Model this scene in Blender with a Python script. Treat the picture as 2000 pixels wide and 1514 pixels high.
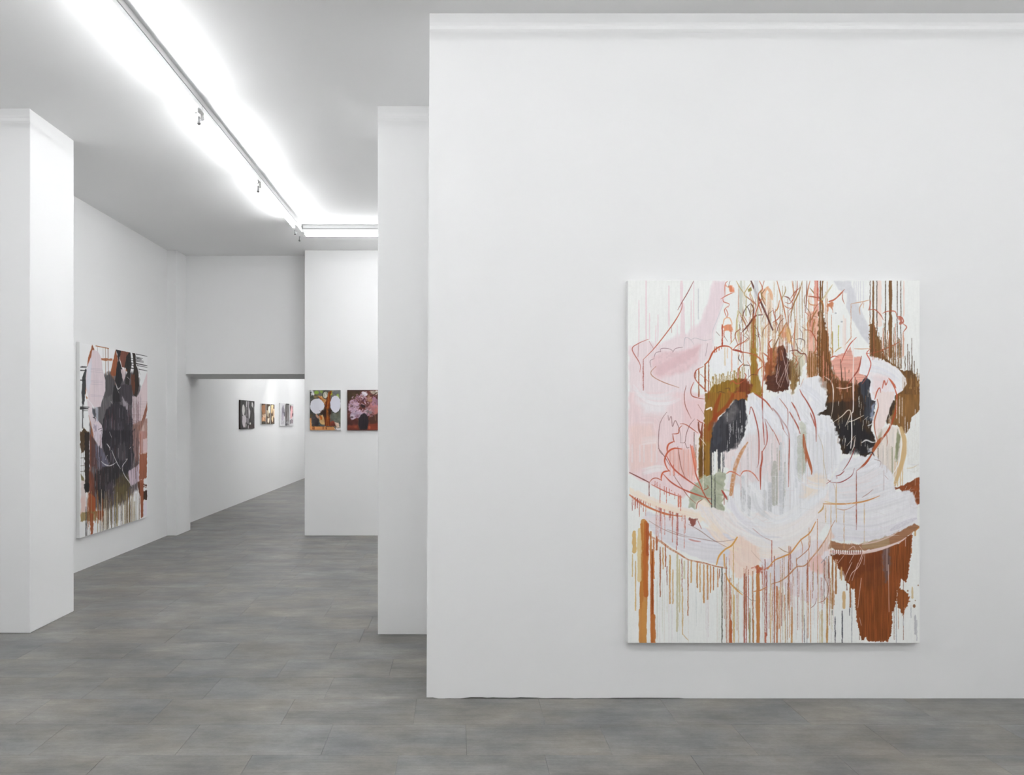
import bpy, bmesh, math, random
import numpy as np
from mathutils import Vector, Matrix

# ------------------------------------------------------------------ scene, camera, world, exposure
for o in list(bpy.data.objects):
    bpy.data.objects.remove(o, do_unlink=True)
scene = bpy.context.scene
COL = scene.collection

EYE = 1.5345            # camera height in metres
FOCAL_PX = 1420.0       # focal length for a 2000 px wide frame
cam_data = bpy.data.cameras.new('camera')
cam_data.sensor_fit = 'HORIZONTAL'
cam_data.sensor_width = 36.0
cam_data.lens = 36.0 * FOCAL_PX / 2000.0
cam_data.shift_x = (1000.0 - 891.0) / 2000.0
cam_data.shift_y = (819.0 - 757.0) / 2000.0
cam_data.clip_end = 100
camera = bpy.data.objects.new('camera', cam_data)
camera.location = (0, 0, EYE)
camera.rotation_euler = (math.pi / 2, 0, 0)
COL.objects.link(camera)
scene.camera = camera

world = bpy.data.worlds.new('world')
scene.world = world
world.use_nodes = True
world.node_tree.nodes['Background'].inputs['Color'].default_value = (0.8, 0.85, 0.9, 1)
world.node_tree.nodes['Background'].inputs['Strength'].default_value = 0.2

vs = scene.view_settings
vs.view_transform = 'Standard'
vs.look = 'None'
vs.exposure = 1.13
vs.gamma = 1.0
vs.use_curve_mapping = False

TUBE_STRENGTH = 34.0    # fluorescent tubes
SPOT_WATTS = 17.0       # spotlights in the far room

# ------------------------------------------------------------------ helpers
def link(o, parent=None):
    COL.objects.link(o)
    if parent is not None:
        o.parent = parent
    return o

def tag(o, label=None, cat=None, group=None, kind=None):
    if label: o['label'] = label
    if cat: o['category'] = cat
    if group: o['group'] = group
    if kind: o['kind'] = kind
    return o

def empty(name, loc, rz=0.0):
    o = bpy.data.objects.new(name, None)
    o.location = loc
    o.rotation_euler = (0, 0, rz)
    o.empty_display_size = 0.1
    return link(o)

class MB:
    """collects shapes and links them as one mesh object"""
    def __init__(self):
        self.v, self.f = [], []
    def box(self, x0, x1, y0, y1, z0, z1):
        b = len(self.v)
        self.v += [(x0, y0, z0), (x1, y0, z0), (x1, y1, z0), (x0, y1, z0),
                   (x0, y0, z1), (x1, y0, z1), (x1, y1, z1), (x0, y1, z1)]
        self.f += [tuple(b + i for i in q) for q in
                   ((3, 2, 1, 0), (4, 5, 6, 7), (0, 1, 5, 4), (1, 2, 6, 5), (2, 3, 7, 6), (3, 0, 4, 7))]
        return self
    def rings(self, rings, close=True):
        """skin a list of equal rings of points"""
        n = len(rings[0]); b = len(self.v)
        for r in rings: self.v += [tuple(p) for p in r]
        for i in range(len(rings) - 1):
            for k in range(n):
                a = b + i * n + k; c = b + i * n + (k + 1) % n
                self.f.append((a, c, c + n, a + n))
        if close:
            self.f.append(tuple(b + k for k in reversed(range(n))))
            e = b + (len(rings) - 1) * n
            self.f.append(tuple(e + k for k in range(n)))
        return self
    def lathe(self, prof, axis='Z', at=(0, 0, 0), n=16):
        rs = []
        for r, h in prof:
            ring = []
            for k in range(n):
                a = 2 * math.pi * k / n
                c, s = r * math.cos(a), r * math.sin(a)
                p = {'Z': (c, s, h), 'Y': (s, h, c), 'X': (h, c, s)}[axis]
                ring.append((p[0] + at[0], p[1] + at[1], p[2] + at[2]))
            rs.append(ring)
        return self.rings(rs)
    def prism_x(self, prof, x0, x1):
        """profile of (y, z) pairs extruded along x"""
        return self.rings([[(x0, y, z) for y, z in prof], [(x1, y, z) for y, z in prof]])
    def mesh(self, name, bevel=0.0, smooth=False, segs=2):
        me = bpy.data.meshes.new(name)
        me.from_pydata(self.v, [], self.f)
        bm = bmesh.new(); bm.from_mesh(me)
        bmesh.ops.recalc_face_normals(bm, faces=bm.faces)
        if bevel:
            bmesh.ops.bevel(bm, geom=[e for e in bm.edges if len(e.link_faces) == 2 and e.calc_face_angle(0) > 0.5],
                            offset=bevel, segments=segs, profile=0.5, affect='EDGES', clamp_overlap=True)
        if smooth:
            for f in bm.faces: f.smooth = True
            for e in bm.edges:
                if len(e.link_faces) == 2 and e.calc_face_angle(0) > 0.7: e.smooth = False
        bm.to_mesh(me); bm.free()
        return me
    def build(self, name, mat, parent=None, bevel=0.0, smooth=False, segs=2):
        me = self.mesh(name, bevel, smooth, segs)
        me.materials.append(mat)
        return link(bpy.data.objects.new(name, me), parent)

# ------------------------------------------------------------------ materials
def new_mat(name):
    m = bpy.data.materials.new(name); m.use_nodes = True
    nt = m.node_tree
    return m, nt, nt.nodes['Principled BSDF']

def node(nt, kind, **kw):
    n = nt.nodes.new(kind)
    for k, v in kw.items():
        if k in n.inputs: n.inputs[k].default_value = v
        else: setattr(n, k, v)
    return n

def plaster(name, col, rough=0.85, bump=0.03):
    m, nt, b = new_mat(name)
    g = node(nt, 'ShaderNodeNewGeometry')
    big = node(nt, 'ShaderNodeTexNoise'); big.inputs['Scale'].default_value = 0.9; big.inputs['Detail'].default_value = 3
    nt.links.new(g.outputs['Position'], big.inputs['Vector'])
    mix = node(nt, 'ShaderNodeMix'); mix.data_type = 'RGBA'
    mix.inputs[6].default_value = (*[c * 0.975 for c in col], 1)
    mix.inputs[7].default_value = (*[min(1, c * 1.015) for c in col], 1)
    nt.links.new(big.outputs['Fac'], mix.inputs[0])
    nt.links.new(mix.outputs[2], b.inputs['Base Color'])
    fine = node(nt, 'ShaderNodeTexNoise'); fine.inputs['Scale'].default_value = 90; fine.inputs['Detail'].default_value = 4
    nt.links.new(g.outputs['Position'], fine.inputs['Vector'])
    bp = node(nt, 'ShaderNodeBump'); bp.inputs['Strength'].default_value = bump; bp.inputs['Distance'].default_value = 0.004
    nt.links.new(fine.outputs['Fac'], bp.inputs['Height'])
    nt.links.new(bp.outputs['Normal'], b.inputs['Normal'])
    b.inputs['Roughness'].default_value = rough
    b.inputs['Specular IOR Level'].default_value = 0.25
    return m

def plain(name, col, rough=0.5, metal=0.0, spec=0.5):
    m, nt, b = new_mat(name)
    n = node(nt, 'ShaderNodeTexNoise'); n.inputs['Scale'].default_value = 60
    mix = node(nt, 'ShaderNodeMix'); mix.data_type = 'RGBA'
    mix.inputs[6].default_value = (*[c * 0.96 for c in col], 1); mix.inputs[7].default_value = (*col, 1)
    nt.links.new(n.outputs['Fac'], mix.inputs[0]); nt.links.new(mix.outputs[2], b.inputs['Base Color'])
    b.inputs['Roughness'].default_value = rough; b.inputs['Metallic'].default_value = metal
    b.inputs['Specular IOR Level'].default_value = spec
    return m

def glow(name, col, strength):
    m, nt, b = new_mat(name)
    b.inputs['Base Color'].default_value = (0.9, 0.9, 0.9, 1)
    b.inputs['Emission Color'].default_value = (*col, 1)
    b.inputs['Emission Strength'].default_value = strength
    return m

def vinyl(name, per_island):
    """stone-effect vinyl: soft warm and cool clouds drawn out along the plank, fine streaks"""
    m, nt, b = new_mat(name)
    g = node(nt, 'ShaderNodeNewGeometry')
    if per_island: rnd = g.outputs['Random Per Island']
    else: rnd = node(nt, 'ShaderNodeObjectInfo').outputs['Random']
    comb = node(nt, 'ShaderNodeCombineXYZ')
    for i, k in enumerate((37.0, 91.0, 53.0)):
        mu = node(nt, 'ShaderNodeMath', operation='MULTIPLY'); mu.inputs[1].default_value = k
        nt.links.new(rnd, mu.inputs[0]); nt.links.new(mu.outputs[0], comb.inputs[i])
    def coords(scale, jitter):
        s = node(nt, 'ShaderNodeVectorMath', operation='SCALE'); s.inputs['Scale'].default_value = jitter
        nt.links.new(comb.outputs[0], s.inputs[0])
        a = node(nt, 'ShaderNodeVectorMath', operation='ADD')
        nt.links.new(g.outputs['Position'], a.inputs[0]); nt.links.new(s.outputs[0], a.inputs[1])
        mp = node(nt, 'ShaderNodeMapping'); mp.inputs['Scale'].default_value = scale
        nt.links.new(a.outputs[0], mp.inputs[0])
        return mp.outputs[0]
    def noise(vec, scale, detail, rough=0.6):
        n = node(nt, 'ShaderNodeTexNoise'); n.inputs['Scale'].default_value = scale
        n.inputs['Detail'].default_value = detail; n.inputs['Roughness'].default_value = rough
        nt.links.new(vec, n.inputs['Vector']); return n.outputs['Fac']
    def ramp(fac, stops):
        r = node(nt, 'ShaderNodeValToRGB'); e = r.color_ramp.elements
        e[0].position, e[0].color = stops[0][0], (*stops[0][1], 1)
        e[1].position, e[1].color = stops[-1][0], (*stops[-1][1], 1)
        for p, c in stops[1:-1]:
            q = e.new(p); q.color = (*c, 1)
        nt.links.new(fac, r.inputs[0]); return r.outputs[0]
    def mixc(mode, fac, a, c):
        x = node(nt, 'ShaderNodeMix'); x.data_type = 'RGBA'; x.blend_type = mode
        if isinstance(fac, float): x.inputs[0].default_value = fac
        else: nt.links.new(fac, x.inputs[0])
        nt.links.new(a, x.inputs[6]); nt.links.new(c, x.inputs[7]); return x.outputs[2]
    cloud = noise(coords((0.8, 1.7, 1), 0.0), 2.0, 5, 0.62)
    base = ramp(cloud, [(0.30, (0.128, 0.128, 0.129)), (0.45, (0.168, 0.167, 0.163)), (0.58, (0.204, 0.200, 0.191)), (0.72, (0.262, 0.258, 0.248))])
    patch = noise(coords((1.3, 2.1, 1), 1.0), 3.2, 6, 0.68)
    patchc = ramp(patch, [(0.28, (0.72, 0.73, 0.74)), (0.5, (1.0, 1.0, 1.0)), (0.74, (1.30, 1.29, 1.27))])
    c0 = mixc('MULTIPLY', 0.85, base, patchc)
    tint = noise(coords((0.9, 1.6, 1), 0.4), 1.9, 3)
    tintc = ramp(tint, [(0.36, (0.965, 0.99, 1.02)), (0.64, (1.05, 1.0, 0.93))])
    c1 = mixc('MULTIPLY', 1.0, c0, tintc)
    streak = noise(coords((1.6, 46, 1), 3.1), 1.6, 6, 0.65)
    streakc = ramp(streak, [(0.25, (0.76, 0.76, 0.76)), (0.5, (1, 1, 1)), (0.8, (1.24, 1.24, 1.22))])
    c2 = mixc('MULTIPLY', 0.6, c1, streakc)
    speck = noise(coords((16, 30, 1), 1.7), 4, 7, 0.8)
    speckc = ramp(speck, [(0.3, (0.82, 0.82, 0.82)), (0.7, (1.16, 1.16, 1.16))])
    c3 = mixc('MULTIPLY', 0.8, c2, speckc)
    per = ramp(rnd, [(0.0, (0.965, 0.966, 0.968)), (1.0, (1.035, 1.033, 1.03))])
    c4 = mixc('MULTIPLY', 1.0, c3, per)
    nt.links.new(c4, b.inputs['Base Color'])
    bp = node(nt, 'ShaderNodeBump'); bp.inputs['Strength'].default_value = 0.12; bp.inputs['Distance'].default_value = 0.002
    nt.links.new(streak, bp.inputs['Height']); nt.links.new(bp.outputs['Normal'], b.inputs['Normal'])
    b.inputs['Roughness'].default_value = 0.42
    b.inputs['Specular IOR Level'].default_value = 0.42
    return m

M_WALL = plaster('white_wall_paint', (0.825, 0.825, 0.822))
M_CEIL = plaster('white_ceiling_paint', (0.93, 0.93, 0.927))
M_TRIM = plaster('white_trim_paint', (0.825, 0.825, 0.822), 0.7)
M_SUB = plain('dark_screed', (0.05, 0.05, 0.05), 0.9)
M_TILE = vinyl('grey_vinyl', False)
M_FIELD = vinyl('grey_vinyl_field', True)
M_RAIL = plain('painted_rail_white', (0.62, 0.62, 0.62), 0.4)
M_HOUSING = plain('painted_housing_white', (0.86, 0.86, 0.86), 0.35)
M_SLOT = plain('dark_slot', (0.12, 0.12, 0.12), 0.7)
M_PLASTIC = plain('lampholder_plastic', (0.66, 0.66, 0.65), 0.4)
M_HOOK = plain('galvanised_hook', (0.20, 0.20, 0.20), 0.45, 0.3)
M_DARK = plain('dark_metal_cap', (0.09, 0.09, 0.09), 0.4)
M_TUBE = glow('fluorescent_tube', (0.975, 0.985, 1.0), TUBE_STRENGTH)
M_TUBE_DIM = glow('fluorescent_tube_dimmed', (0.975, 0.985, 1.0), TUBE_STRENGTH * 0.78)
M_LENS = glow('spot_lens', (1.0, 0.93, 0.82), 8.0)

# ------------------------------------------------------------------ the rooms
H = 3.762
YA, XA = 3.994, -0.158          # big wall that carries the large canvas
YB, XB = 5.176, -0.558          # pier behind it
YF, XF, YF2 = 5.215, -3.055, 5.81   # pier on the left
XE = -3.81                      # left wall
YC, XC = 9.58, -1.997           # back wall with the two small canvases
YP, XP = 9.57, -3.68            # shallow pilaster at the end of the left wall
YL, YL2, ZL = 9.90, 11.15, 2.150    # lintel over the passage
XG = -3.95                      # left wall of the far room
YEND = 19.05

def struct(name, mb, mat, label, cat='wall', bevel=0.004, smooth=False):
    o = mb.build(name, mat, None, bevel, smooth)
    return tag(o, label, cat, kind='structure')

# floor: dark screed with the vinyl planks laid on it
floor = MB().box(-4.4, 6.2, -3.4, 19.4, -0.16, -0.004).build('floor', M_SUB)
tag(floor, 'grey stone-effect vinyl plank floor', 'floor', kind='structure')

TW, TL, GAP = 0.3327, 0.667, 0.0011
KNOWN = {9: 0.404, 10: 0.049, 11: 0.451, 12: 0.610, 13: 0.267, 14: 0.52, 15: 0.0}
rng = random.Random(11)
BLOCKS = [(XA, 6, YA, 5.8), (XB, XA, YB, 5.8), (-4.2, XF, YF, YF2), (XC, 3.5, YC, YL2), (-4.2, XP, YP, YL)]
def seg_hits(px, py, r):
    t0, t1 = 0.0, 1.0
    for p, lo, hi in ((px, r[0], r[1]), (py, r[2], r[3])):
        if abs(p) < 1e-9:
            if lo > 0 or hi < 0: return False
            continue
        a, b = lo / p, hi / p
        if a > b: a, b = b, a
        t0, t1 = max(t0, a), min(t1, b)
    return t1 - t0 > 1e-6
def seen(px, py):
    if py < 2.9: return False
    ix = 891 + px / py * FOCAL_PX; iy = 819 + EYE / py * FOCAL_PX
    if not (-5 <= ix <= 2005 and iy <= 1519): return False
    return not any(seg_hits(px, py, r) for r in BLOCKS)

tile_me = MB().box(0, TL - GAP, 0, TW - GAP, -0.004, 0.0).mesh('floor_tile', bevel=0.0004, segs=1)
tile_me.materials.append(M_TILE)
field = MB()
ntile = 0
for row in range(-10, 58):
    y0 = row * TW - 0.006
    ph = KNOWN.get(row, rng.random() * TL)
    k0 = int(math.floor((-4.2 - ph) / TL))
    for k in range(k0, 17):
        x0 = ph + k * TL
        if x0 > 6: break
        vis = any(seen(x0 + TL * a, y0 + TW * b) for a in (0.04, 0.28, 0.5, 0.72, 0.96) for b in (0.04, 0.5, 0.96))
        if vis and y0 < 10.6 and ntile < 300:
            t = bpy.data.objects.new('floor_tile', tile_me)
            t.location = (x0, y0, 0); link(t, floor); ntile += 1
        else:
            field.box(x0, x0 + TL - GAP, y0, y0 + TW - GAP, -0.004, 0.0)
fo = field.build('floor_tile_field', M_FIELD, floor)
fo['kind'] = 'stuff'

struct('ceiling', MB().box(-4.4, 6.2, -3.4, 19.4, H, H + 0.2), M_CEIL, 'flat white plaster ceiling', 'ceiling', 0)

# big wall: its free edge leans a little and its foot is not quite even over the floor
def big_wall():
    mb = MB()
    xs = [XA] + [XA + 0.03 * i for i in range(1, 60)] + [XA + 1.8 + 0.2 * i for i in range(0, 18)] + [5.6]
    r = random.Random(4)
    def foot(x):
        d = x - XA
        base = 0.0006 if d > 1.4 else 0.0034 + 0.0026 * math.sin(d * 7.0 - 1.2) * (1.4 - d)
        if d < 0.05: return 0.006
        return max(0.0004, base + (r.random() - 0.5) * 0.0055 * max(0, 1.3 - d))
    rings = []
    for i, x in enumerate(xs):
        lean = 0.012 if i == 0 else 0.0
        rings.append([(x - lean * 0.4, YA, foot(x)), (x + lean, YA, H), (x + lean, 5.8, H), (x - lean * 0.4, 5.8, 0)])
    mb.rings(rings)
    return mb
struct('wall_front', big_wall(), M_WALL, 'tall white plaster wall carrying the large pale canvas', bevel=0)
struct('wall_middle', MB().box(XB, XA, YB, 5.8, 0, H), M_WALL, 'white wall pier projecting from behind the big wall', bevel=0.005)
struct('wall_left_pier', MB().box(-3.9, XF, YF, YF2, 0, H), M_WALL, 'square white pier standing in front of the left wall', bevel=0.005)
struct('wall_left', MB().box(-4.1, XE, -3.0, YP, 0, H), M_WALL, 'long white side wall carrying the dark canvas', bevel=0)
struct('wall_left_pilaster', MB().box(-4.1, XP, YP, 10.07, 0, H), M_WALL, 'shallow white pilaster beside the passage opening', bevel=0.006)
struct('wall_back', MB().box(XC, 3.6, YC, YL2, 0, H), M_WALL, 'white back wall carrying two small flower canvases', bevel=0.004)
struct('wall_lintel', MB().box(-3.96, XC, YL, YL2, ZL, H), M_WALL, 'deep white lintel over the low passage opening', bevel=0.003)
struct('wall_far_left', MB().box(-4.25, XG, 10.07, YEND, 0, H), M_WALL, 'long white wall of the far room with three panel paintings', bevel=0)
struct('wall_far_end', MB().box(-4.25, 3.8, YEND, YEND + 0.2, 0, H), M_WALL, 'white end wall of the far room', bevel=0)
struct('wall_far_right', MB().box(0.6, 0.8, YL2, YEND, 0, H), M_WALL, 'white right wall of the far room', bevel=0)
struct('wall_right_middle', MB().box(3.5, 3.7, 5.8, YC, 0, H), M_WALL, 'white right wall of the middle room', bevel=0)
struct('wall_right', MB().box(5.5, 5.7, -3.0, 5.8, 0, H), M_WALL, 'white right wall of the front room', bevel=0)
struct('wall_rear', MB().box(-4.1, 5.7, -3.2, -3.0, 0, H), M_WALL, 'white rear wall of the front room', bevel=0)

# slim cornice bands under the ceiling on the three faces towards the front room
def cornice(n, x0, x1, y, label):
    prof = [(y, H), (y - 0.006, H), (y - 0.006, H - 0.050), (y - 0.0048, H - 0.060), (y - 0.0030, H - 0.068),
            (y - 0.0028, H - 0.086), (y - 0.0012, H - 0.096), (y, H - 0.104)]
    struct('trim_%d' % n, MB().prism_x(prof, x0, x1), M_TRIM, label, 'cornice', 0.0)
cornice(1, XA + 0.012, 5.5, YA, 'slim white stepped cornice along the top of the big wall')
cornice(2, XB, XA, YB, 'slim white stepped cornice on the pier behind the big wall')
cornice(3, XE, XF, YF, 'slim white stepped cornice on the square left pier')

# ------------------------------------------------------------------ fluorescent battens on ceiling rails
XT = -1.785
def rail(length, loc, rz, label):
    """grey-white ceiling rail; runs along local +x"""
    r = empty('ceiling_rail', (loc[0], loc[1], H), rz)
    tag(r, label, 'rail')
    MB().box(0, length, -0.019, 0.019, -0.040, 0).build('rail_body', M_RAIL, r, 0.002)
    MB().box(0, length, -0.015, 0.015, -0.047, -0.040).build('slot', M_SLOT, r)
    return r

def batten_proto(length):
    r = bpy.data.objects.new('fluorescent_batten', None)
    parts = []
    L = length
    parts.append(MB().box(0.004, L - 0.004, -0.020, 0.020, -0.084, -0.047).build('housing', M_HOUSING, r, 0.003))
    t = MB().lathe([(0.0128, 0.075), (0.0128, L - 0.075)], 'X', (0, 0, -0.112), 14).build('tube', M_TUBE, r, 0, True)
    parts.append(t)
    for x0, s in ((0.062, 1), (L - 0.062, -1)):
        h = MB()
        h.box(x0 - 0.008, x0 + 0.008, -0.011, 0.011, -0.126, -0.084)
        h.lathe([(0.0135, -0.008), (0.0145, 0.0), (0.0145, 0.010), (0.0132, 0.012)], 'X', (x0 + s * 0.004, 0, -0.112), 14)
        parts.append(h.build('lampholder', M_PLASTIC, r, 0.002))
    # small fixing hook under the joint: stem, tip and cap
    k = MB()
    k.lathe([(0.008, -0.172), (0.0095, -0.165), (0.0070, -0.150), (0.0070, -0.126)], 'Z', (0.006, 0, 0), 10)
    k.rings([[(0.006, -0.005, -0.160), (0.006, 0.005, -0.160), (0.006, 0.005, -0.150), (0.006, -0.005, -0.150)],
             [(-0.002, 0.022, -0.152), (-0.002, 0.024, -0.152), (-0.002, 0.024, -0.149), (-0.002, 0.022, -0.149)]])
    hk = k.build('fixing_hook', M_HOOK, r, 0, True)
    parts.append(hk)
    cap = MB().lathe([(0.0055, -0.184), (0.0120, -0.179), (0.0120, -0.172), (0.008, -0.170)], 'Z', (0.006, 0, 0), 12).build('hook_cap', M_DARK, hk, 0, True)
    COL.objects.link(r)
    return r
LB = 1.505
proto = batten_proto(LB)
used = [False]
def copy_tree(o, parent=None):
    c = o.copy(); COL.objects.link(c); c.parent = parent
    for ch in list(o.children): copy_tree(ch, c)
    return c
def batten(x, y, rz, label, group, dim=False):
    o = proto if not used[0] else copy_tree(proto)
    used[0] = True
    for ch in o.children:                     # the rails of the middle room run dimmed
        if ch.name.startswith('tube'): ch.data = dim_tube_mesh if dim else full_tube_mesh
    o.location = (x, y, H); o.rotation_euler = (0, 0, rz)
    tag(o, label, 'ceiling light', group)
    return o

full_tube_mesh = [c for c in proto.children if c.name.startswith('tube')][0].data
dim_tube_mesh = full_tube_mesh.copy()
dim_tube_mesh.materials.clear(); dim_tube_mesh.materials.append(M_TUBE_DIM)
rails_main = rail(6.38, (XT, 8.37, 0), -math.pi / 2, 'long white ceiling rail running the length of the rooms')
G1 = 'fluorescent battens on the long ceiling rail'
main_labels = ['lit fluorescent batten on the long rail, at its corner with the cross rail',
               'lit fluorescent batten second from the rail corner along the long rail',
               'lit fluorescent batten third from the rail corner along the long rail',
               'lit fluorescent batten on the long rail, fourth from the rail corner']
rail(5.2, (XT + 0.03, 8.352, 0), 0, 'white ceiling rail running across in front of the back wall')
G2 = 'fluorescent battens on the cross rail'
for i in range(3):
    batten(XT - 0.02 + i * LB, 8.352, 0, ['lit fluorescent batten on the cross rail, touching the rail corner',
           'lit fluorescent batten on the cross rail, second from the rail corner',
           'lit fluorescent batten on the cross rail, third from the rail corner'][i], G2, True)
y = 8.062
for i in range(4):
    batten(XT, y, -math.pi / 2, main_labels[i], G1, True)
    y -= LB
MB().box(0.0, 0.30, -0.022, 0.022, -0.084, -0.047).build('corner_connector', M_HOUSING, rails_main, 0.004)
# unseen rails and battens added behind the big wall to brighten the middle room
rail(2.1, (2.95, 8.34, 0), -math.pi / 2, 'white ceiling rail hidden behind the big wall, running lengthwise')
batten(2.95, 8.0, -math.pi / 2, 'lit fluorescent batten hidden behind the big wall, on the lengthwise rail', 'fluorescent battens behind the big wall')
rail(3.1, (-0.15, 6.25, 0), 0, 'white ceiling rail hidden behind the big wall, running across')
for i in range(2):
    batten(-0.13 + i * LB, 6.25, 0, 'lit fluorescent batten hidden behind the big wall, on the crosswise rail', 'fluorescent battens behind the big wall')
# front room: two unseen batten rails, added to light the big wall and piers
FR = [(1.6, 'on the rail facing the big wall'), (-0.8, 'on the rail near the rear wall')]
for yy, where in FR:
    rail(6 * LB + 0.02, (-3.5, yy, 0), 0, 'white ceiling ' + where[7:])
    for i in range(6):
        batten(-3.49 + i * LB, yy, 0, 'lit fluorescent batten ' + where, 'fluorescent battens ' + where)
# far room: two unseen batten rails added for brightness; three spotlights on the panel paintings
for xx, where in ((-2.5, 'nearer the panel paintings'), (-0.6, 'away from the panel paintings')):
    rail(7.2, (xx, 11.6, 0), math.pi / 2, 'white ceiling rail in the far room, ' + where)
    for i in range(4):
        batten(xx, 12.9 + i * 1.52, math.pi / 2, 'lit fluorescent batten on the far room rail ' + where, 'fluorescent battens ' + where)

def spotlight(x, y, target, watts, label, size=0.75):
    r = empty('track_spotlight', (x, y, H)); tag(r, label, 'spotlight', 'spotlights in the far room')
    MB().box(-0.05, 0.05, -0.02, 0.02, -0.03, 0).build('adapter', M_HOUSING, r, 0.003)
    MB().lathe([(0.006, -0.16), (0.006, -0.03)], 'Z', n=10).build('stem', M_HOUSING, r, 0, True)
    d = (Vector(target) - Vector((x, y, H - 0.18))).normalized()
    q = d.to_track_quat('-Z', 'Y')
    can = MB().lathe([(0.020, 0.09), (0.036, 0.07), (0.040, -0.07), (0.036, -0.07), (0.030, -0.05)], 'Z', n=20).build('can', M_HOUSING, r, 0, True)
    can.location = (0, 0, -0.18); can.rotation_euler = q.to_euler()
    ln = MB().lathe([(0.030, -0.052), (0.030, -0.049)], 'Z', n=20).build('lens', M_LENS, can)
    L = bpy.data.lights.new('spot_beam', 'SPOT'); L.energy = watts; L.color = (1.0, 0.96, 0.90)
    L.spot_size = size; L.spot_blend = 1.0; L.shadow_soft_size = 0.03
    lo = bpy.data.objects.new('spot_beam', L); lo.location = Vector((x, y, H - 0.18)) + d * 0.08; lo.rotation_euler = q.to_euler()
    link(lo)
spotlight(-3.0, 13.7, (XG, 13.7, 1.7), SPOT_WATTS * 0.5, 'white spotlight aimed at the black two-panel painting')
spotlight(-2.75, 15.5, (XG, 15.5, 1.5), SPOT_WATTS * 1.3, 'white spotlight aimed at the amber three-panel painting')
spotlight(-3.0, 17.6, (XG, 17.7, 1.6), SPOT_WATTS * 0.45, 'white spotlight aimed at the grey three-panel painting', 0.8)

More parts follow.
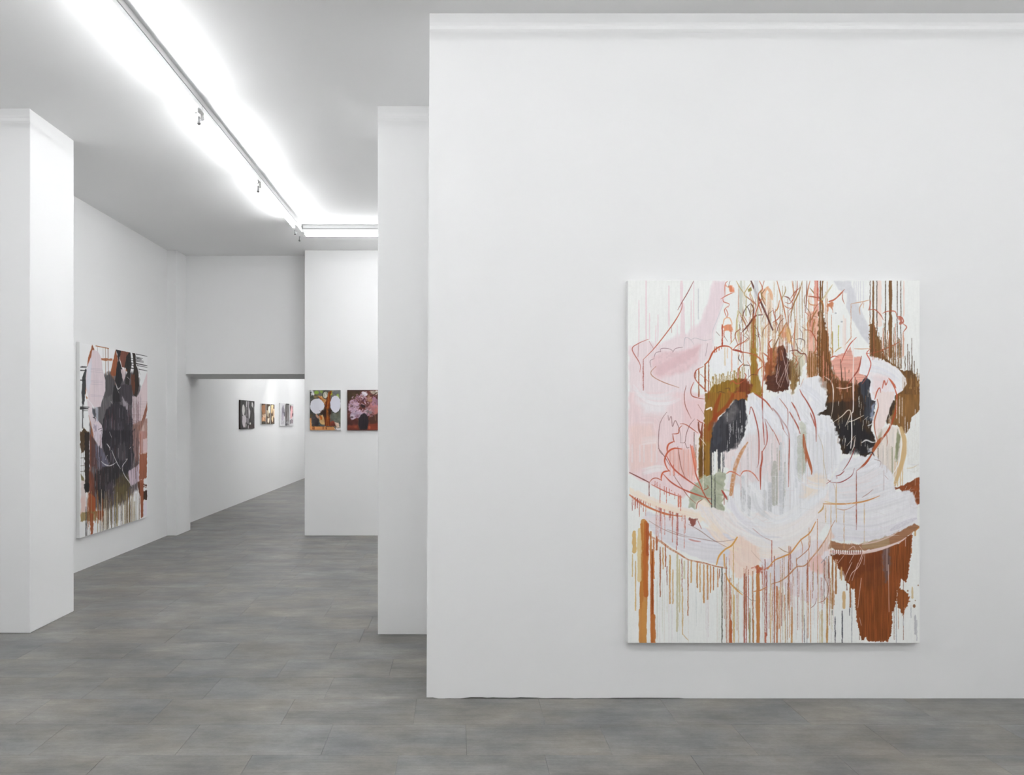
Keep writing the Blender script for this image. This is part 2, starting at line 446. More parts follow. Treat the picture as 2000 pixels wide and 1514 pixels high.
# ------------------------------------------------------------------ painter: brush work evaluated on a grid
# PAINTER-BEGIN
class Sheet:
    """a sheet of paint in canvas units (x right, y down), sampled s times per unit"""
    def __init__(self, w, h, s, col=(240, 240, 238), seed=1):
        self.w, self.h, self.s = w, h, s
        self.nw, self.nh = int(round(w * s)) + 1, int(round(h * s)) + 1
        self.arr = np.empty((self.nh, self.nw, 3), np.float32)
        self.arr[:] = np.array(col, np.float32) / 255
        self.rs = np.random.RandomState(seed)
        self.map = lambda p: p
        self.thin = 1.0
    def noise(self, shape, cy, cx):
        """smooth value noise in -1..1 with cell size (cy, cx) samples"""
        gy, gx = int(shape[0] / cy) + 3, int(shape[1] / cx) + 3
        g = self.rs.rand(gy, gx).astype(np.float32) * 2 - 1
        yy = np.arange(shape[0]) / cy; xx = np.arange(shape[1]) / cx
        iy, ix = yy.astype(int), xx.astype(int)
        fy = yy - iy; fx = xx - ix
        fy = (fy * fy * (3 - 2 * fy)).astype(np.float32)[:, None]; fx = (fx * fx * (3 - 2 * fx)).astype(np.float32)[None, :]
        a = g[iy][:, ix]; b = g[iy][:, ix + 1]; c = g[iy + 1][:, ix]; d = g[iy + 1][:, ix + 1]
        return (a * (1 - fx) + b * fx) * (1 - fy) + (c * (1 - fx) + d * fx) * fy
    def box(self, x0, y0, x1, y1):
        s = self.s
        a = max(0, int(math.floor(x0 * s))); b = min(self.nw, int(math.ceil(x1 * s)) + 1)
        c = max(0, int(math.floor(y0 * s))); d = min(self.nh, int(math.ceil(y1 * s)) + 1)
        if a >= b or c >= d: return None
        return a, b, c, d
    def blend(self, bx, mask, col, vary=None):
        a, b, c, d = bx
        reg = self.arr[c:d, a:b]
        colr = np.array(col, np.float32) / 255
        m = mask[..., None]
        if vary is not None: colr = np.clip(colr * (1 + vary[..., None]), 0, 1)
        reg += (colr - reg) * m
    def fill(self, pts, col, a=1.0, soft=1.2, rough=0.0, rcell=5, streak=0.0, sdir='v', vary=0.0, dry=0.0):
        P = np.array([self.map(p) for p in pts], np.float32)
        m = soft + rough + 1
        bx = self.box(P[:, 0].min() - m, P[:, 1].min() - m, P[:, 0].max() + m, P[:, 1].max() + m)
        if bx is None: return
        s = self.s
        X, Y = np.meshgrid(np.arange(bx[0], bx[1], dtype=np.float32) / s, np.arange(bx[2], bx[3], dtype=np.float32) / s)
        shp = X.shape
        if rough:
            X = X + self.noise(shp, rcell * s, rcell * s) * rough + self.noise(shp, 3.2 * s, 2.4 * s) * rough * 0.3
            Y = Y + self.noise(shp, rcell * s, rcell * s) * rough + self.noise(shp, 3.5 * s, 1.6 * s) * rough * 0.45
        ins = np.zeros(shp, bool); dist = np.full(shp, 1e9, np.float32)
        n = len(P)
        for i in range(n):
            x0, y0 = P[i]; x1, y1 = P[(i + 1) % n]
            dx, dy = x1 - x0, y1 - y0
            if dy != 0:
                cond = ((y0 > Y) != (y1 > Y)) & (X < dx * (Y - y0) / dy + x0)
                ins ^= cond
            L = dx * dx + dy * dy + 1e-9
            t = np.clip(((X - x0) * dx + (Y - y0) * dy) / L, 0, 1)
            np.minimum(dist, (X - x0 - t * dx) ** 2 + (Y - y0 - t * dy) ** 2, out=dist)
        sd = np.sqrt(dist); sd = np.where(ins, sd, -sd)
        mask = np.clip(sd / soft + 0.5, 0, 1) * a
        v = None
        cells = {'v': (34, 1.5), 'h': (1.6, 34), 'd': (7, 7)}[sdir]
        if streak or dry or vary:
            nz = self.noise(shp, cells[0] * s, cells[1] * s) * 0.6 + self.noise(shp, cells[0] * s * 0.5, max(1.0, cells[1] * s * 0.6)) * 0.4
            if streak: v = nz * streak
            if dry: mask = mask * np.clip(1 - dry + nz * dry * 1.6 + dry * 0.4, 0, 1)
            if vary:
                nv = self.noise(shp, 16 * s, 16 * s) * vary
                v = nv if v is None else v + nv
        self.blend(bx, mask, col, v)
    def curve(self, pts, step=2.0):
        P = np.array([self.map(p) for p in pts], np.float32)
        if len(P) < 3: return P
        Q = np.vstack([2 * P[0] - P[1], P, 2 * P[-1] - P[-2]])
        out = []
        for i in range(1, len(Q) - 2):
            p0, p1, p2, p3 = Q[i - 1], Q[i], Q[i + 1], Q[i + 2]
            n = max(2, int(np.hypot(*(p2 - p1)) / step))
            for t in np.linspace(0, 1, n, endpoint=False):
                out.append(0.5 * (2 * p1 + (p2 - p0) * t + (2 * p0 - 5 * p1 + 4 * p2 - p3) * t * t + (3 * p1 - p0 - 3 * p2 + p3) * t ** 3))
        out.append(Q[-2]); return np.array(out, np.float32)
    def stroke(self, pts, w, col, a=1.0, taper=(0.5, 0.4), soft=1.0, wob=0.15, dry=0.0, sharp=False, edge=0.0):
        C = np.array([self.map(p) for p in pts], np.float32) if sharp else self.curve(pts)
        n = len(C)
        if n < 2: return
        if w < 6 and not sharp: w *= self.thin
        t = np.linspace(0, 1, n)
        W = np.ones(n)
        W *= taper[0] + (1 - taper[0]) * np.clip(t / 0.25, 0, 1)
        W *= taper[1] + (1 - taper[1]) * np.clip((1 - t) / 0.3, 0, 1)
        W *= 1 + wob * np.interp(t, np.linspace(0, 1, 8), self.rs.rand(8) * 2 - 1)
        W *= w / 2
        m = w + 2 + soft
        bx = self.box(C[:, 0].min() - m, C[:, 1].min() - m, C[:, 0].max() + m, C[:, 1].max() + m)
        if bx is None: return
        s = self.s; ox, oy = bx[0], bx[2]
        mask = np.zeros((bx[3] - bx[2], bx[1] - bx[0]), np.float32)
        for i in range(n - 1):
            x0, y0 = C[i]; x1, y1 = C[i + 1]
            mm = max(W[i], W[i + 1]) + soft + 0.5
            a0 = max(0, int((min(x0, x1) - mm) * s) - ox); a1 = min(mask.shape[1], int((max(x0, x1) + mm) * s) + 2 - ox)
            b0 = max(0, int((min(y0, y1) - mm) * s) - oy); b1 = min(mask.shape[0], int((max(y0, y1) + mm) * s) + 2 - oy)
            if a0 >= a1 or b0 >= b1: continue
            X = (np.arange(a0, a1, dtype=np.float32) + ox)[None, :] / s; Y = (np.arange(b0, b1, dtype=np.float32) + oy)[:, None] / s
            dx, dy = x1 - x0, y1 - y0
            tt = np.clip(((X - x0) * dx + (Y - y0) * dy) / (dx * dx + dy * dy + 1e-9), 0, 1)
            d = np.sqrt((X - x0 - tt * dx) ** 2 + (Y - y0 - tt * dy) ** 2)
            k = np.clip((W[i] + (W[i + 1] - W[i]) * tt - d) / soft + 0.5, 0, 1)
            np.maximum(mask[b0:b1, a0:a1], k, out=mask[b0:b1, a0:a1])
        if edge: mask = np.clip(mask + self.noise(mask.shape, 2.0 * s, 1.4 * s) * edge * (mask > 0) * (mask < 1), 0, 1)
        if dry: mask = mask * np.clip(1 - dry + self.noise(mask.shape, 2.5 * s, 2.5 * s) * dry * 2, 0, 1)
        self.blend(bx, mask * a, col)
    def drip(self, x, y0, y1, w, col, a=1.0, end=1.0, wob=0.3, fade=0.0):
        """a run of thin paint straight down from (x, y0) in mapped units"""
        n = max(3, int(abs(y1 - y0) / 40) + 2)
        ys = np.linspace(y0, y1, n)
        j = self.rs.randn(n) * wob * 0.5; j[0] = 0
        keep = self.map; q = [keep((x, yy)) for yy in ys]
        pts = [(p[0] + k, p[1]) for p, k in zip(q, j)]
        self.map = lambda p: p
        self.stroke(pts, w, col, a, (0.8, end), 0.9, 0.25, fade, edge=0.35)
        self.map = keep
    def drips(self, x0, x1, y0, y1a, y1b, n, w, cols, a=(0.5, 1.0), top=0.0):
        for i in range(n):
            x = x0 + (x1 - x0) * (i + self.rs.rand()) / n
            yy0 = y0(x) if callable(y0) else y0
            yy0 += top * self.rs.rand()
            ln = self.rs.rand()
            yy1 = y1a + (y1b - y1a) * ln * ln if not callable(y1a) else y1a(x) + y1b * ln * ln
            self.drip(x, yy0, yy1, w * (0.5 + self.rs.rand() * 0.9), cols[self.rs.randint(len(cols))],
                      a[0] + (a[1] - a[0]) * self.rs.rand())
    def brush(self, pts, w, cols, n=None, a=0.5, spread=1.0, bw=None, taper=(0.4, 0.2)):
        """a loaded flat brush: many bristle tracks side by side"""
        C = self.curve(pts, 4.0)
        T = np.gradient(C, axis=0); L = np.hypot(T[:, 0], T[:, 1])[:, None] + 1e-6
        N = np.stack([-T[:, 1], T[:, 0]], 1) / L
        n = n or max(4, int(w / 1.6)); bw = bw or w / n * 1.9
        keep = self.map; self.map = lambda p: p
        order = self.rs.permutation(n)
        for k in order:
            off = ((k + 0.5) / n - 0.5) * w * spread + self.rs.randn() * 0.3
            i0 = int(self.rs.rand() * 0.12 * len(C)); i1 = len(C) - int(self.rs.rand() * 0.16 * len(C))
            seg = (C + N * off)[i0:i1]
            if len(seg) < 2: continue
            base = np.array(cols[self.rs.randint(len(cols))], float) + self.rs.randn() * 4
            self.stroke(seg, bw * (0.6 + self.rs.rand() * 0.8), np.clip(base, 0, 255), a * (0.5 + 0.5 * self.rs.rand()), taper, 1.2, 0.2, sharp=True)
        self.map = keep
def paint_large():
    """pale still life dissolving into drips: pink wash, ochre and black masses, white swirl, rust table leg"""
    S = Sheet(571, 710, 1.35, (231, 232, 229), 7)
    U = 0.16511
    S.thin = 0.74
    ORG = {1: (-16.5, -17), 2: (283.5, -17), 3: (-16.5, 223), 4: (283.5, 223), 5: (-16.5, 468), 6: (283.5, 468)}
    def t(k):           # work on one sixth of the canvas (k) or on the whole of it (0)
        if k == 0: S.map = lambda p: (p[0] * 0.4696, p[1] * 0.4696)
        else:
            ox, oy = ORG[k]; S.map = lambda p: (ox + p[0] * U, oy + p[1] * U)
    R, DR, OR = (172, 82, 56), (118, 52, 42), (200, 118, 78)
    BR, DB, OC, GO = (104, 68, 36), (70, 44, 28), (146, 106, 48), (192, 136, 74)
    K, SL = (44, 43, 47), (72, 74, 82)
    WH, BW, LI, CR = (232, 231, 231), (216, 219, 225), (218, 214, 220), (234, 220, 208)
    PK, DP, SA, SG = (226, 207, 212), (222, 190, 196), (222, 172, 158), (172, 176, 154)
    def lines(L, w, col, **kw):
        for q in L: S.stroke(q, w, col, **kw)
    # ---- washes
    t(1)
    for x, y0, y1, w in ((315, 110, 800, 4.2), (230, 340, 850, 3), (585, 170, 640, 4), (735, 110, 420, 6), (748, 380, 760, 8),
                         (880, 120, 700, 2.6), (850, 340, 760, 3), (355, 490, 800, 3), (455, 510, 820, 3), (430, 640, 860, 3), (685, 620, 780, 2)):
        S.drip(x, y0, y1, w, (226, 204, 211), 0.85, 1, 0.3)
    S.drip(935, 200, 560, 2.2, (196, 198, 202), 0.9)
    S.fill([(110, 900), (300, 810), (480, 860), (640, 760), (800, 740), (980, 560), (1060, 320), (1120, 112), (1245, 112), (1240, 350), (1110, 700),
            (1105, 1000), (1010, 1060), (900, 1200), (840, 1514), (110, 1514)], PK, 0.85, 7, 3, 14, 0.03)
    S.fill([(1120, 110), (1245, 110), (1235, 360), (1110, 700), (960, 800), (900, 720), (1020, 520)], (224, 203, 212), 0.8, 6, 2, 10, 0.03)
    S.fill([(380, 1020), (480, 940), (700, 950), (960, 860), (930, 1080), (800, 1170), (680, 1210), (470, 1270), (390, 1180)], DP, 0.85, 8, 3, 10, 0.03, 'd')
    S.fill([(430, 1130), (700, 1000), (960, 870), (900, 1000), (640, 1140), (460, 1240)], (216, 178, 186), 0.55, 6, 2, 9)
    t(3)
    S.fill([(110, -20), (860, -20), (1015, 0), (1010, 400), (940, 520), (940, 1000), (860, 1150), (740, 1230), (560, 1170), (350, 1060), (115, 940)], (228, 205, 207), 0.92, 6, 2, 12, 0.04)
    S.fill([(120, 380), (420, 330), (470, 700), (420, 880), (120, 920)], (230, 203, 194), 0.6, 14, 4, 16, 0.05)
    S.fill([(200, 60), (620, 60), (560, 230), (300, 240)], (230, 226, 228), 0.8, 18, 5, 14)
    S.brush([(170, -120), (330, 60), (560, 90), (720, 30)], 16, [(230, 224, 227), (232, 228, 230), (226, 212, 216)], a=0.6)
    S.brush([(140, -40), (300, 20), (520, 20), (700, -60)], 10, [(232, 228, 230)], a=0.5)
    S.brush([(240, 290), (420, 300), (460, 420)], 18, [(228, 216, 216), (226, 206, 206)], a=0.45)
    S.brush([(260, 560), (440, 540), (470, 600)], 14, [(232, 222, 220)], a=0.5)
    for x in (150, 240, 290, 380, 440): S.drip(x, 600, 800, 4, (230, 220, 220), 0.6)
    S.brush([(280, 920), (450, 880), (560, 900)], 13, [(230, 224, 224), (232, 228, 226)], a=0.6)
    S.fill([(560, 640), (740, 640), (900, 700), (960, 960), (900, 1050), (760, 1000), (640, 860), (560, 740)], (224, 178, 166), 0.55, 8, 3, 8, 0.07)
    for x in (600, 640, 700, 760, 815, 870): S.drip(x, 660, 960, 3.4, (222, 164, 148), 0.55)
    S.fill([(740, 60), (1010, 80), (1005, 300), (900, 420), (760, 330)], (226, 196, 198), 0.8, 8, 2)
    for x in (905, 925, 950): S.drip(x, 480, 1000, 3.2, (230, 228, 220), 0.9)
    S.drip(885, 450, 760, 2, (110, 100, 90), 0.9); S.drip(905, 600, 880, 2.4, (130, 105, 60), 0.8)
    # grey wedge upper right, pale drips
    t(2)
    S.fill([(720, 108), (925, 108), (980, 340), (1060, 540), (1150, 690), (1148, 880), (1060, 770), (930, 540), (870, 420), (880, 260), (780, 210)], (205, 207, 213), 0.95, 2.2, 1, 8, 0.03, 'd')
    S.fill([(890, 200), (960, 190), (1010, 380), (1140, 640), (1145, 860), (1060, 760), (900, 450)], (198, 200, 208), 0.7, 3, 1, 8, 0.03, 'd')
    for x in (965, 990, 1015, 1040, 1075): S.drip(x, 112, 330 + (x % 3) * 60, 2.4, (206, 206, 214), 0.8)
    S.drip(1265, 112, 620, 9, (232, 214, 204), 0.9); S.drip(1555, 112, 520, 3.6, (230, 210, 200), 0.9); S.drip(840, 520, 900, 5, (232, 222, 214), 0.8)
    S.drip(860, 560, 980, 5, (228, 210, 202), 0.7)
    # ---- salmon columns and brown stems, top centre
    S.drip(515, 110, 470, 8.5, (216, 150, 134), 0.9, 1); S.drip(535, 110, 330, 3, (190, 92, 70), 0.9)
    S.fill([(420, 470), (520, 460), (540, 560), (530, 900), (520, 1250), (410, 1250), (400, 900)], (224, 176, 158), 0.95, 3, 2, 7, 0.08)
    S.fill([(430, 500), (500, 560), (490, 760), (440, 820)], (196, 110, 88), 0.6, 4, 3, 6, 0.1)
    S.fill([(545, 470), (585, 450), (620, 600), (660, 800), (680, 1000), (720, 1260), (640, 1290), (560, 1260), (530, 1000), (535, 760)], (112, 74, 42), 0.95, 2, 2.4, 4, 0.28)
    for x, y0, w in ((565, 110, 4.5), (590, 112, 3), (558, 470, 5), (612, 550, 2), (640, 700, 3), (662, 760, 1.8)): S.drip(x, y0, 1250, w, BR, 0.95)
    S.fill([(400, 1230), (440, 1000), (470, 940), (520, 1000), (530, 1250)], (150, 104, 62), 0.45, 3, 3, 4, 0.3)
    for x in (435, 460, 497): S.drip(x, 930 + x % 60, 1245, 3, (132, 92, 50), 0.9)
    S.fill([(60, 890), (130, 868), (190, 1040), (215, 1250), (180, 1400), (20, 1430), (0, 1200), (30, 1000)], (70, 40, 32), 0.97, 2, 3, 5, 0.3)
    S.fill([(-60, 930), (60, 900), (40, 1100), (-20, 1300), (-100, 1300)], (150, 76, 48), 0.9, 4, 4, 6, 0.3)
    S.fill([(200, 1060), (280, 1000), (330, 1160), (300, 1300), (230, 1470), (200, 1300)], (124, 92, 50), 0.85, 3, 3, 5, 0.3)
    S.fill([(230, 960), (330, 930), (380, 1060), (330, 1240), (270, 1160)], (190, 186, 160), 0.75, 4, 2, 6, 0.08)
    t(0)
    for i in range(120):
        x = 455 + S.rs.rand() * 400; y0 = S.rs.rand() * 230
        c = [(186, 150, 96), (170, 100, 62), (206, 190, 160), (150, 116, 64), (120, 78, 48), (214, 176, 150), (196, 196, 186), (222, 214, 204)][S.rs.randint(8)]
        S.drip(x, y0, y0 + 60 + S.rs.rand() * 200, 0.9 + S.rs.rand() * 1.6, c, 0.35 + 0.5 * S.rs.rand(), 0.7, 0.4)
    for x, y0, y1, w, c in ((640, 150, 330, 9, (170, 104, 66)), (662, 180, 300, 7, (150, 84, 54)), (610, 180, 400, 8, (190, 140, 92)), (560, 200, 400, 7, (196, 160, 110)), (700, 180, 380, 8, (206, 196, 172)), (590, 60, 150, 10, (226, 190, 158)), (735, 190, 330, 8, (216, 196, 170)), (520, 210, 380, 6, (206, 186, 146)), (760, 60, 240, 8, (220, 186, 166))):
        S.drip(x, y0, y1, w, c, 0.55, 0.6, 0.8, 0.2)
    t(2)
    # right-hand brown curtain
    for x, w in ((1155, 2), (1192, 5), (1236, 2.4), (1338, 2.6), (1396, 6.4), (1478, 2.2), (1520, 2)):
        S.drip(x, 108, 1000, w, (118, 82, 46) if w > 3 else (84, 62, 42), 0.95, 1, 0.4)
    S.fill([(1150, 640), (1190, 560), (1240, 760), (1290, 880), (1320, 1000), (1400, 1070), (1500, 1140), (1560, 1180), (1640, 1160), (1700, 1230), (1742, 1300), (1742, 1520),
            (1400, 1520), (1560, 1330), (1500, 1160), (1340, 1060), (1190, 1010), (1150, 900)], (112, 78, 44), 0.98, 1.6, 2.6, 3, 0.25)
    S.drips(1150, 1300, lambda x: 560 + (x - 1150) * 1.5, 1000, 1050, 12, 2.4, [(112, 78, 44), (134, 96, 54)], (0.8, 1), 200)
    S.drips(1330, 1530, lambda x: 780 + self_noise(x), 1140, 1180, 14, 2.2, [(122, 86, 46), (96, 68, 40)], (0.7, 1), 200)
    for x, y0 in ((1600, 860), (1620, 950), (1650, 790), (1655, 1000), (1680, 1060), (1715, 1150), (1735, 1230), (1640, 1100), (1570, 1000)):
        S.drip(x, y0, 1260, 1.8, (92, 72, 52), 0.9)
    S.drip(1548, 720, 1000, 4, (206, 140, 108), 0.7)
    t(4)
    S.fill([(1430, 0), (1745, 0), (1745, 175), (1650, 280), (1620, 400), (1590, 465), (1560, 460), (1470, 370), (1360, 350), (1350, 250), (1420, 100)], (128, 92, 52), 0.98, 1.4, 1.6, 5, 0.22)
    S.fill([(1430, 0), (1470, 0), (1440, 180), (1360, 350), (1340, 300), (1390, 130)], (58, 46, 38), 0.9, 3, 2, 5, 0.2)
    # ---- ochre mass, left of centre, its drips run upward at the fringe
    t(1)
    for i, x in enumerate(range(1082, 1480, 17)):
        S.drip(x + S.rs.randn() * 2, 1420, 1180 + (abs(x - 1230) * 0.25 if x < 1240 else -(x - 1240) * 0.35) + S.rs.rand() * 90, 2.0, (150, 118, 46), 0.95)
    S.fill([(1062, 1420), (1130, 1340), (1260, 1300), (1440, 1240), (1530, 1330), (1600, 1420), (1700, 1440), (1690, 1520), (1020, 1520)], (142, 108, 42), 0.97, 2.5, 3, 4, 0.2)
    for x, w in ((1590, 6), (1565, 3), (1612, 3)): S.drip(x, 560, 1480, w, (150, 118, 50), 0.9)
    S.fill([(1560, 900), (1620, 900), (1640, 1200), (1700, 1440), (1550, 1480), (1560, 1200)], (150, 116, 46), 0.9, 3, 2, 5, 0.2)
    S.fill([(1440, 1290), (1510, 1250), (1560, 1350), (1545, 1514), (1400, 1514), (1380, 1420)], (118, 58, 38), 0.9, 4, 4, 5, 0.25)
    S.fill([(1710, 1090), (1817, 1060), (1830, 1400), (1760, 1420), (1740, 1250)], (140, 84, 48), 0.85, 4, 4, 5, 0.3)
    S.fill([(1745, 1240), (1830, 1210), (1960, 1260), (1960, 1420), (1830, 1440), (1745, 1400)], (84, 50, 38), 0.95, 2, 3, 5, 0.3, 'h')
    t(3)
    S.fill([(1020, -20), (1500, -20), (1480, 75), (1360, 70), (1200, 250), (1110, 330), (1095, 600), (1090, 960), (940, 1012), (945, 520), (1000, 400), (1010, 200)], (142, 104, 44), 0.98, 1.8, 1.5, 5, 0.16)
    S.fill([(945, 640), (1000, 600), (1010, 960), (940, 1010)], (104, 70, 34), 0.8, 4, 2, 5, 0.2)
    S.fill([(1300, -20), (1500, -20), (1480, 70), (1370, 65), (1330, 60)], (160, 92, 50), 0.8, 4, 3, 5, 0.2)
    for q in ([(1200, -10), (1150, 130), (1130, 250), (1160, 400), (1165, 560)], [(1350, 0), (1270, 150), (1150, 250), (1110, 290)], [(1160, 260), (1100, 330), (1060, 420)]):
        S.stroke(q, 8, (146, 66, 34), 0.75, (0.5, 0.5), 2.5, 0.3)
    S.fill([(1000, 380), (1110, 330), (1170, 420), (1160, 560), (1010, 560)], (140, 78, 40), 0.5, 8, 4, 6, 0.1)
    # black mass with runs
    S.fill([(1370, 70), (1480, 60), (1512, 330), (1480, 480), (1400, 640), (1300, 680), (1100, 690), (1082, 550), (1110, 400), (1200, 270)], (54, 53, 57), 0.97, 2, 2, 6, 0.3)
    S.fill([(1230, 260), (1370, 90), (1400, 180), (1330, 330), (1260, 330)], (128, 124, 124), 0.6, 9, 4, 8, 0.2, 'd')
    S.fill([(1100, 350), (1190, 300), (1200, 560), (1110, 640)], (74, 76, 84), 0.7, 6, 3, 6, 0.2)
    for x, y1, w in ((1092, 960, 7), (1110, 900, 4), (1182, 900, 6), (1240, 860, 3), (1270, 770, 3), (1225, 980, 2), (1165, 1060, 1.6)):
        S.drip(x, 600, y1, w, (60, 60, 66), 0.9)
    for x in (1105, 1155, 1210): S.drip(x, 700 if x != 1155 else 660, 990, 4.4, (228, 226, 220), 0.95)
    S.fill([(1240, 690), (1420, 620), (1520, 480), (1560, 560), (1480, 680), (1380, 860), (1300, 900), (1250, 860)], (226, 214, 214), 0.9, 5, 3, 6, 0.05)
    for i in range(26):
        x = 1270 + S.rs.rand() * 240; y = 90 + S.rs.rand() * 420 + (1510 - x) * 0.5
        S.drip(x, y, y + 50 + S.rs.rand() * 120, 1.1, (206, 202, 204), 0.8)
    # ---- white centre: pleated shape and swirl
    t(0)
    S.fill([(497, 478), (520, 468), (552, 486), (600, 500), (650, 462), (690, 484), (715, 432), (752, 404), (800, 398), (832, 430), (830, 520), (812, 548), (852, 566), (872, 620), (888, 690),
            (884, 760), (832, 838), (838, 905), (720, 1000), (560, 970), (470, 965), (410, 950), (416, 850), (434, 740), (486, 650), (505, 600), (500, 540)], (221, 222, 228), 0.98, 2.2, 1.6, 5, 0.05)
    for i in range(60):
        x = 500 + S.rs.rand() * 330; y = 470 + S.rs.rand() * 160 if x < 690 else 420 + S.rs.rand() * 190
        S.brush([(x, y), (x + 8 + S.rs.randn() * 14, y + 30), (x + 22 + S.rs.randn() * 22, y + 62)], 6, [(210, 216, 230), (228, 230, 236), (222, 224, 230)], a=0.45)
    S.fill([(430, 760), (480, 660), (560, 620), (640, 660), (650, 800), (560, 830), (470, 860), (420, 860)], (222, 208, 208), 0.7, 12, 6, 12, 0.06)
    S.fill([(560, 600), (640, 640), (650, 900), (600, 930), (580, 800)], (224, 214, 214), 0.7, 12, 4, 10, 0.06)
    for x, y0, y1, w, c in ((612, 760, 930, 11, (176, 178, 166)), (636, 680, 925, 7, (196, 200, 204)), (655, 760, 900, 5, (182, 184, 176)), (592, 850, 985, 8, (190, 192, 196)), (640, 870, 985, 10, (204, 208, 216)),
                            (720, 660, 830, 15, (188, 192, 176)), (735, 640, 800, 8, (176, 180, 160)), (700, 640, 860, 6, (206, 212, 220)), (480, 820, 960, 9, (188, 190, 194)), (505, 860, 980, 7, (180, 186, 188)), (570, 880, 960, 8, (206, 208, 212)),
                            (790, 650, 840, 16, (222, 224, 232)), (830, 640, 800, 12, (220, 221, 228)), (675, 700, 960, 4, (228, 228, 232))):
        S.drip(x, y0, y1, w, [v * 0.95 for v in c], 0.72, 0.8, 0.6, 0.15)
    S.fill([(715, 590), (745, 590), (748, 640), (720, 650)], (192, 194, 176), 0.7, 4, 3, 4, 0.1, 'd')
    S.fill([(740, 820), (800, 800), (835, 840), (780, 900), (720, 910)], (230, 216, 200), 0.8, 12, 4, 8)
    # green leaf mass left of the swirl
    t(3)
    S.fill([(1010, 960), (1100, 975), (1190, 890), (1250, 950), (1250, 1090), (1215, 1220), (1240, 1390), (1080, 1400), (1010, 1260), (940, 1270), (905, 1360), (820, 1335), (845, 1160), (920, 1040)], SG, 0.95, 2.5, 2.5, 6, 0.1, 'd')
    for i in range(16):
        x = 860 + S.rs.rand() * 360; y = 990 + S.rs.rand() * 330
        S.stroke([(x, y), (x + 40 + S.rs.randn() * 30, y + 30), (x + 60 + S.rs.randn() * 40, y + 90)], 4, [(150, 156, 128), (188, 192, 172), (164, 168, 144)][i % 3], 0.6, soft=2)
    S.fill([(920, 1270), (1000, 1240), (1070, 1300), (1090, 1400), (900, 1360)], (236, 224, 212), 0.9, 4, 2)
    S.drip(1090, 900, 1390, 2.2, (50, 52, 54), 0.95); S.drip(1132, 960, 1350, 2, (50, 52, 54), 0.95)
    # right: dark hollow
    t(4)
    S.fill([(640, -250), (700, -160), (1000, -120), (1100, -240), (1170, -260), (1180, -20), (1220, 60), (1190, 300), (1165, 410), (1222, 560), (1212, 640), (1100, 745), (1050, 745), (1010, 650), (940, 655),
            (880, 705), (825, 712), (780, 480), (720, 335), (690, 262), (535, 238), (640, 165), (620, 110), (645, 60)], (54, 42, 32), 0.98, 1.6, 2, 4, 0.25)
    S.fill([(645, -220), (820, -180), (1000, -130), (990, 60), (640, 100), (660, 0)], (106, 68, 38), 0.9, 6, 4, 6, 0.3)
    S.fill([(720, 330), (1000, 280), (1210, 560), (1210, 640), (1100, 740), (880, 700), (790, 520)], (38, 37, 40), 0.85, 8, 5, 8, 0.25)
    S.fill([(1010, -150), (1100, -220), (1170, -240), (1190, 60), (1190, 300), (1100, 330), (1080, 100)], (62, 66, 76), 0.85, 6, 3, 6, 0.3)
    S.fill([(1180, 130), (1215, 100), (1200, 300), (1160, 320)], (170, 182, 208), 0.7, 4, 2)
    S.fill([(820, 40), (980, 30), (980, 280), (860, 240)], (92, 56, 36), 0.4, 10, 5, 6, 0.2)
    S.fill([(560, -170), (700, -300), (860, -230), (1000, -180), (1000, -60), (660, 0)], (110, 70, 38), 0.5, 8, 5, 6, 0.3)
    S.fill([(1140, 640), (1190, 630), (1180, 690), (1140, 680)], (206, 210, 222), 0.8, 3, 2)
    # salmon form and pale wing
    t(2)
    S.fill([(690, 1060), (760, 1000), (870, 950), (920, 900), (950, 1010), (1050, 1010), (1030, 1200), (1110, 1240), (1000, 1350), (880, 1300), (800, 1280), (720, 1200)], (220, 164, 148), 0.96, 2, 2, 5, 0.1, 'h')
    for i in range(9): S.brush([(720 + i * 8, 1060 + i * 12), (850, 1040 + i * 14), (980, 1050 + i * 14)], 3, [(228, 178, 164), (212, 150, 134)], a=0.5)
    S.drips(760, 1000, 1240, 1400, 1514, 16, 2.0, [(96, 62, 34), (80, 50, 30), (206, 140, 116)], (0.7, 1), 120)
    S.fill([(1050, 1040), (1110, 1005), (1190, 1005), (1330, 1055), (1500, 1155), (1580, 1255), (1590, 1330), (1545, 1405), (1450, 1465), (1445, 1530), (1180, 1530), (1140, 1420), (1165, 1300), (1110, 1235), (1020, 1200)], (230, 226, 230), 0.99, 1.6, 1.2, 6, 0.02)
    for k in range(5): S.brush([(1090 + k * 10, 1050 + k * 50), (1260, 1080 + k * 48), (1420, 1170 + k * 40), (1530, 1280 + k * 24)], 8, [(208, 212, 228), (234, 232, 234), (226, 222, 228)], a=0.5)
    S.fill([(1170, 1240), (1290, 1210), (1400, 1290), (1380, 1420), (1200, 1440)], (228, 208, 208), 0.7, 12, 4, 8)
    t(4)
    S.fill([(1180, -30), (1445, -30), (1420, 90), (1390, 160), (1345, 330), (1310, 400), (1240, 492), (1215, 430), (1190, 330), (1240, 160), (1230, 50)], (229, 215, 211), 0.99, 1.6, 1.2, 5, 0.03)
    S.fill([(1240, 420), (1340, 380), (1480, 400), (1560, 520), (1560, 900), (1400, 1000), (1270, 900), (1200, 720), (1230, 560)], (222, 212, 204), 0.9, 5, 3, 8, 0.08)
    S.fill([(1480, 420), (1512, 470), (1500, 680), (1470, 800), (1450, 780), (1460, 560)], (138, 142, 106), 0.85, 3, 2, 5, 0.2)
    S.fill([(1260, 480), (1300, 430), (1290, 560), (1240, 640)], (150, 140, 110), 0.7, 4, 2, 5, 0.2)
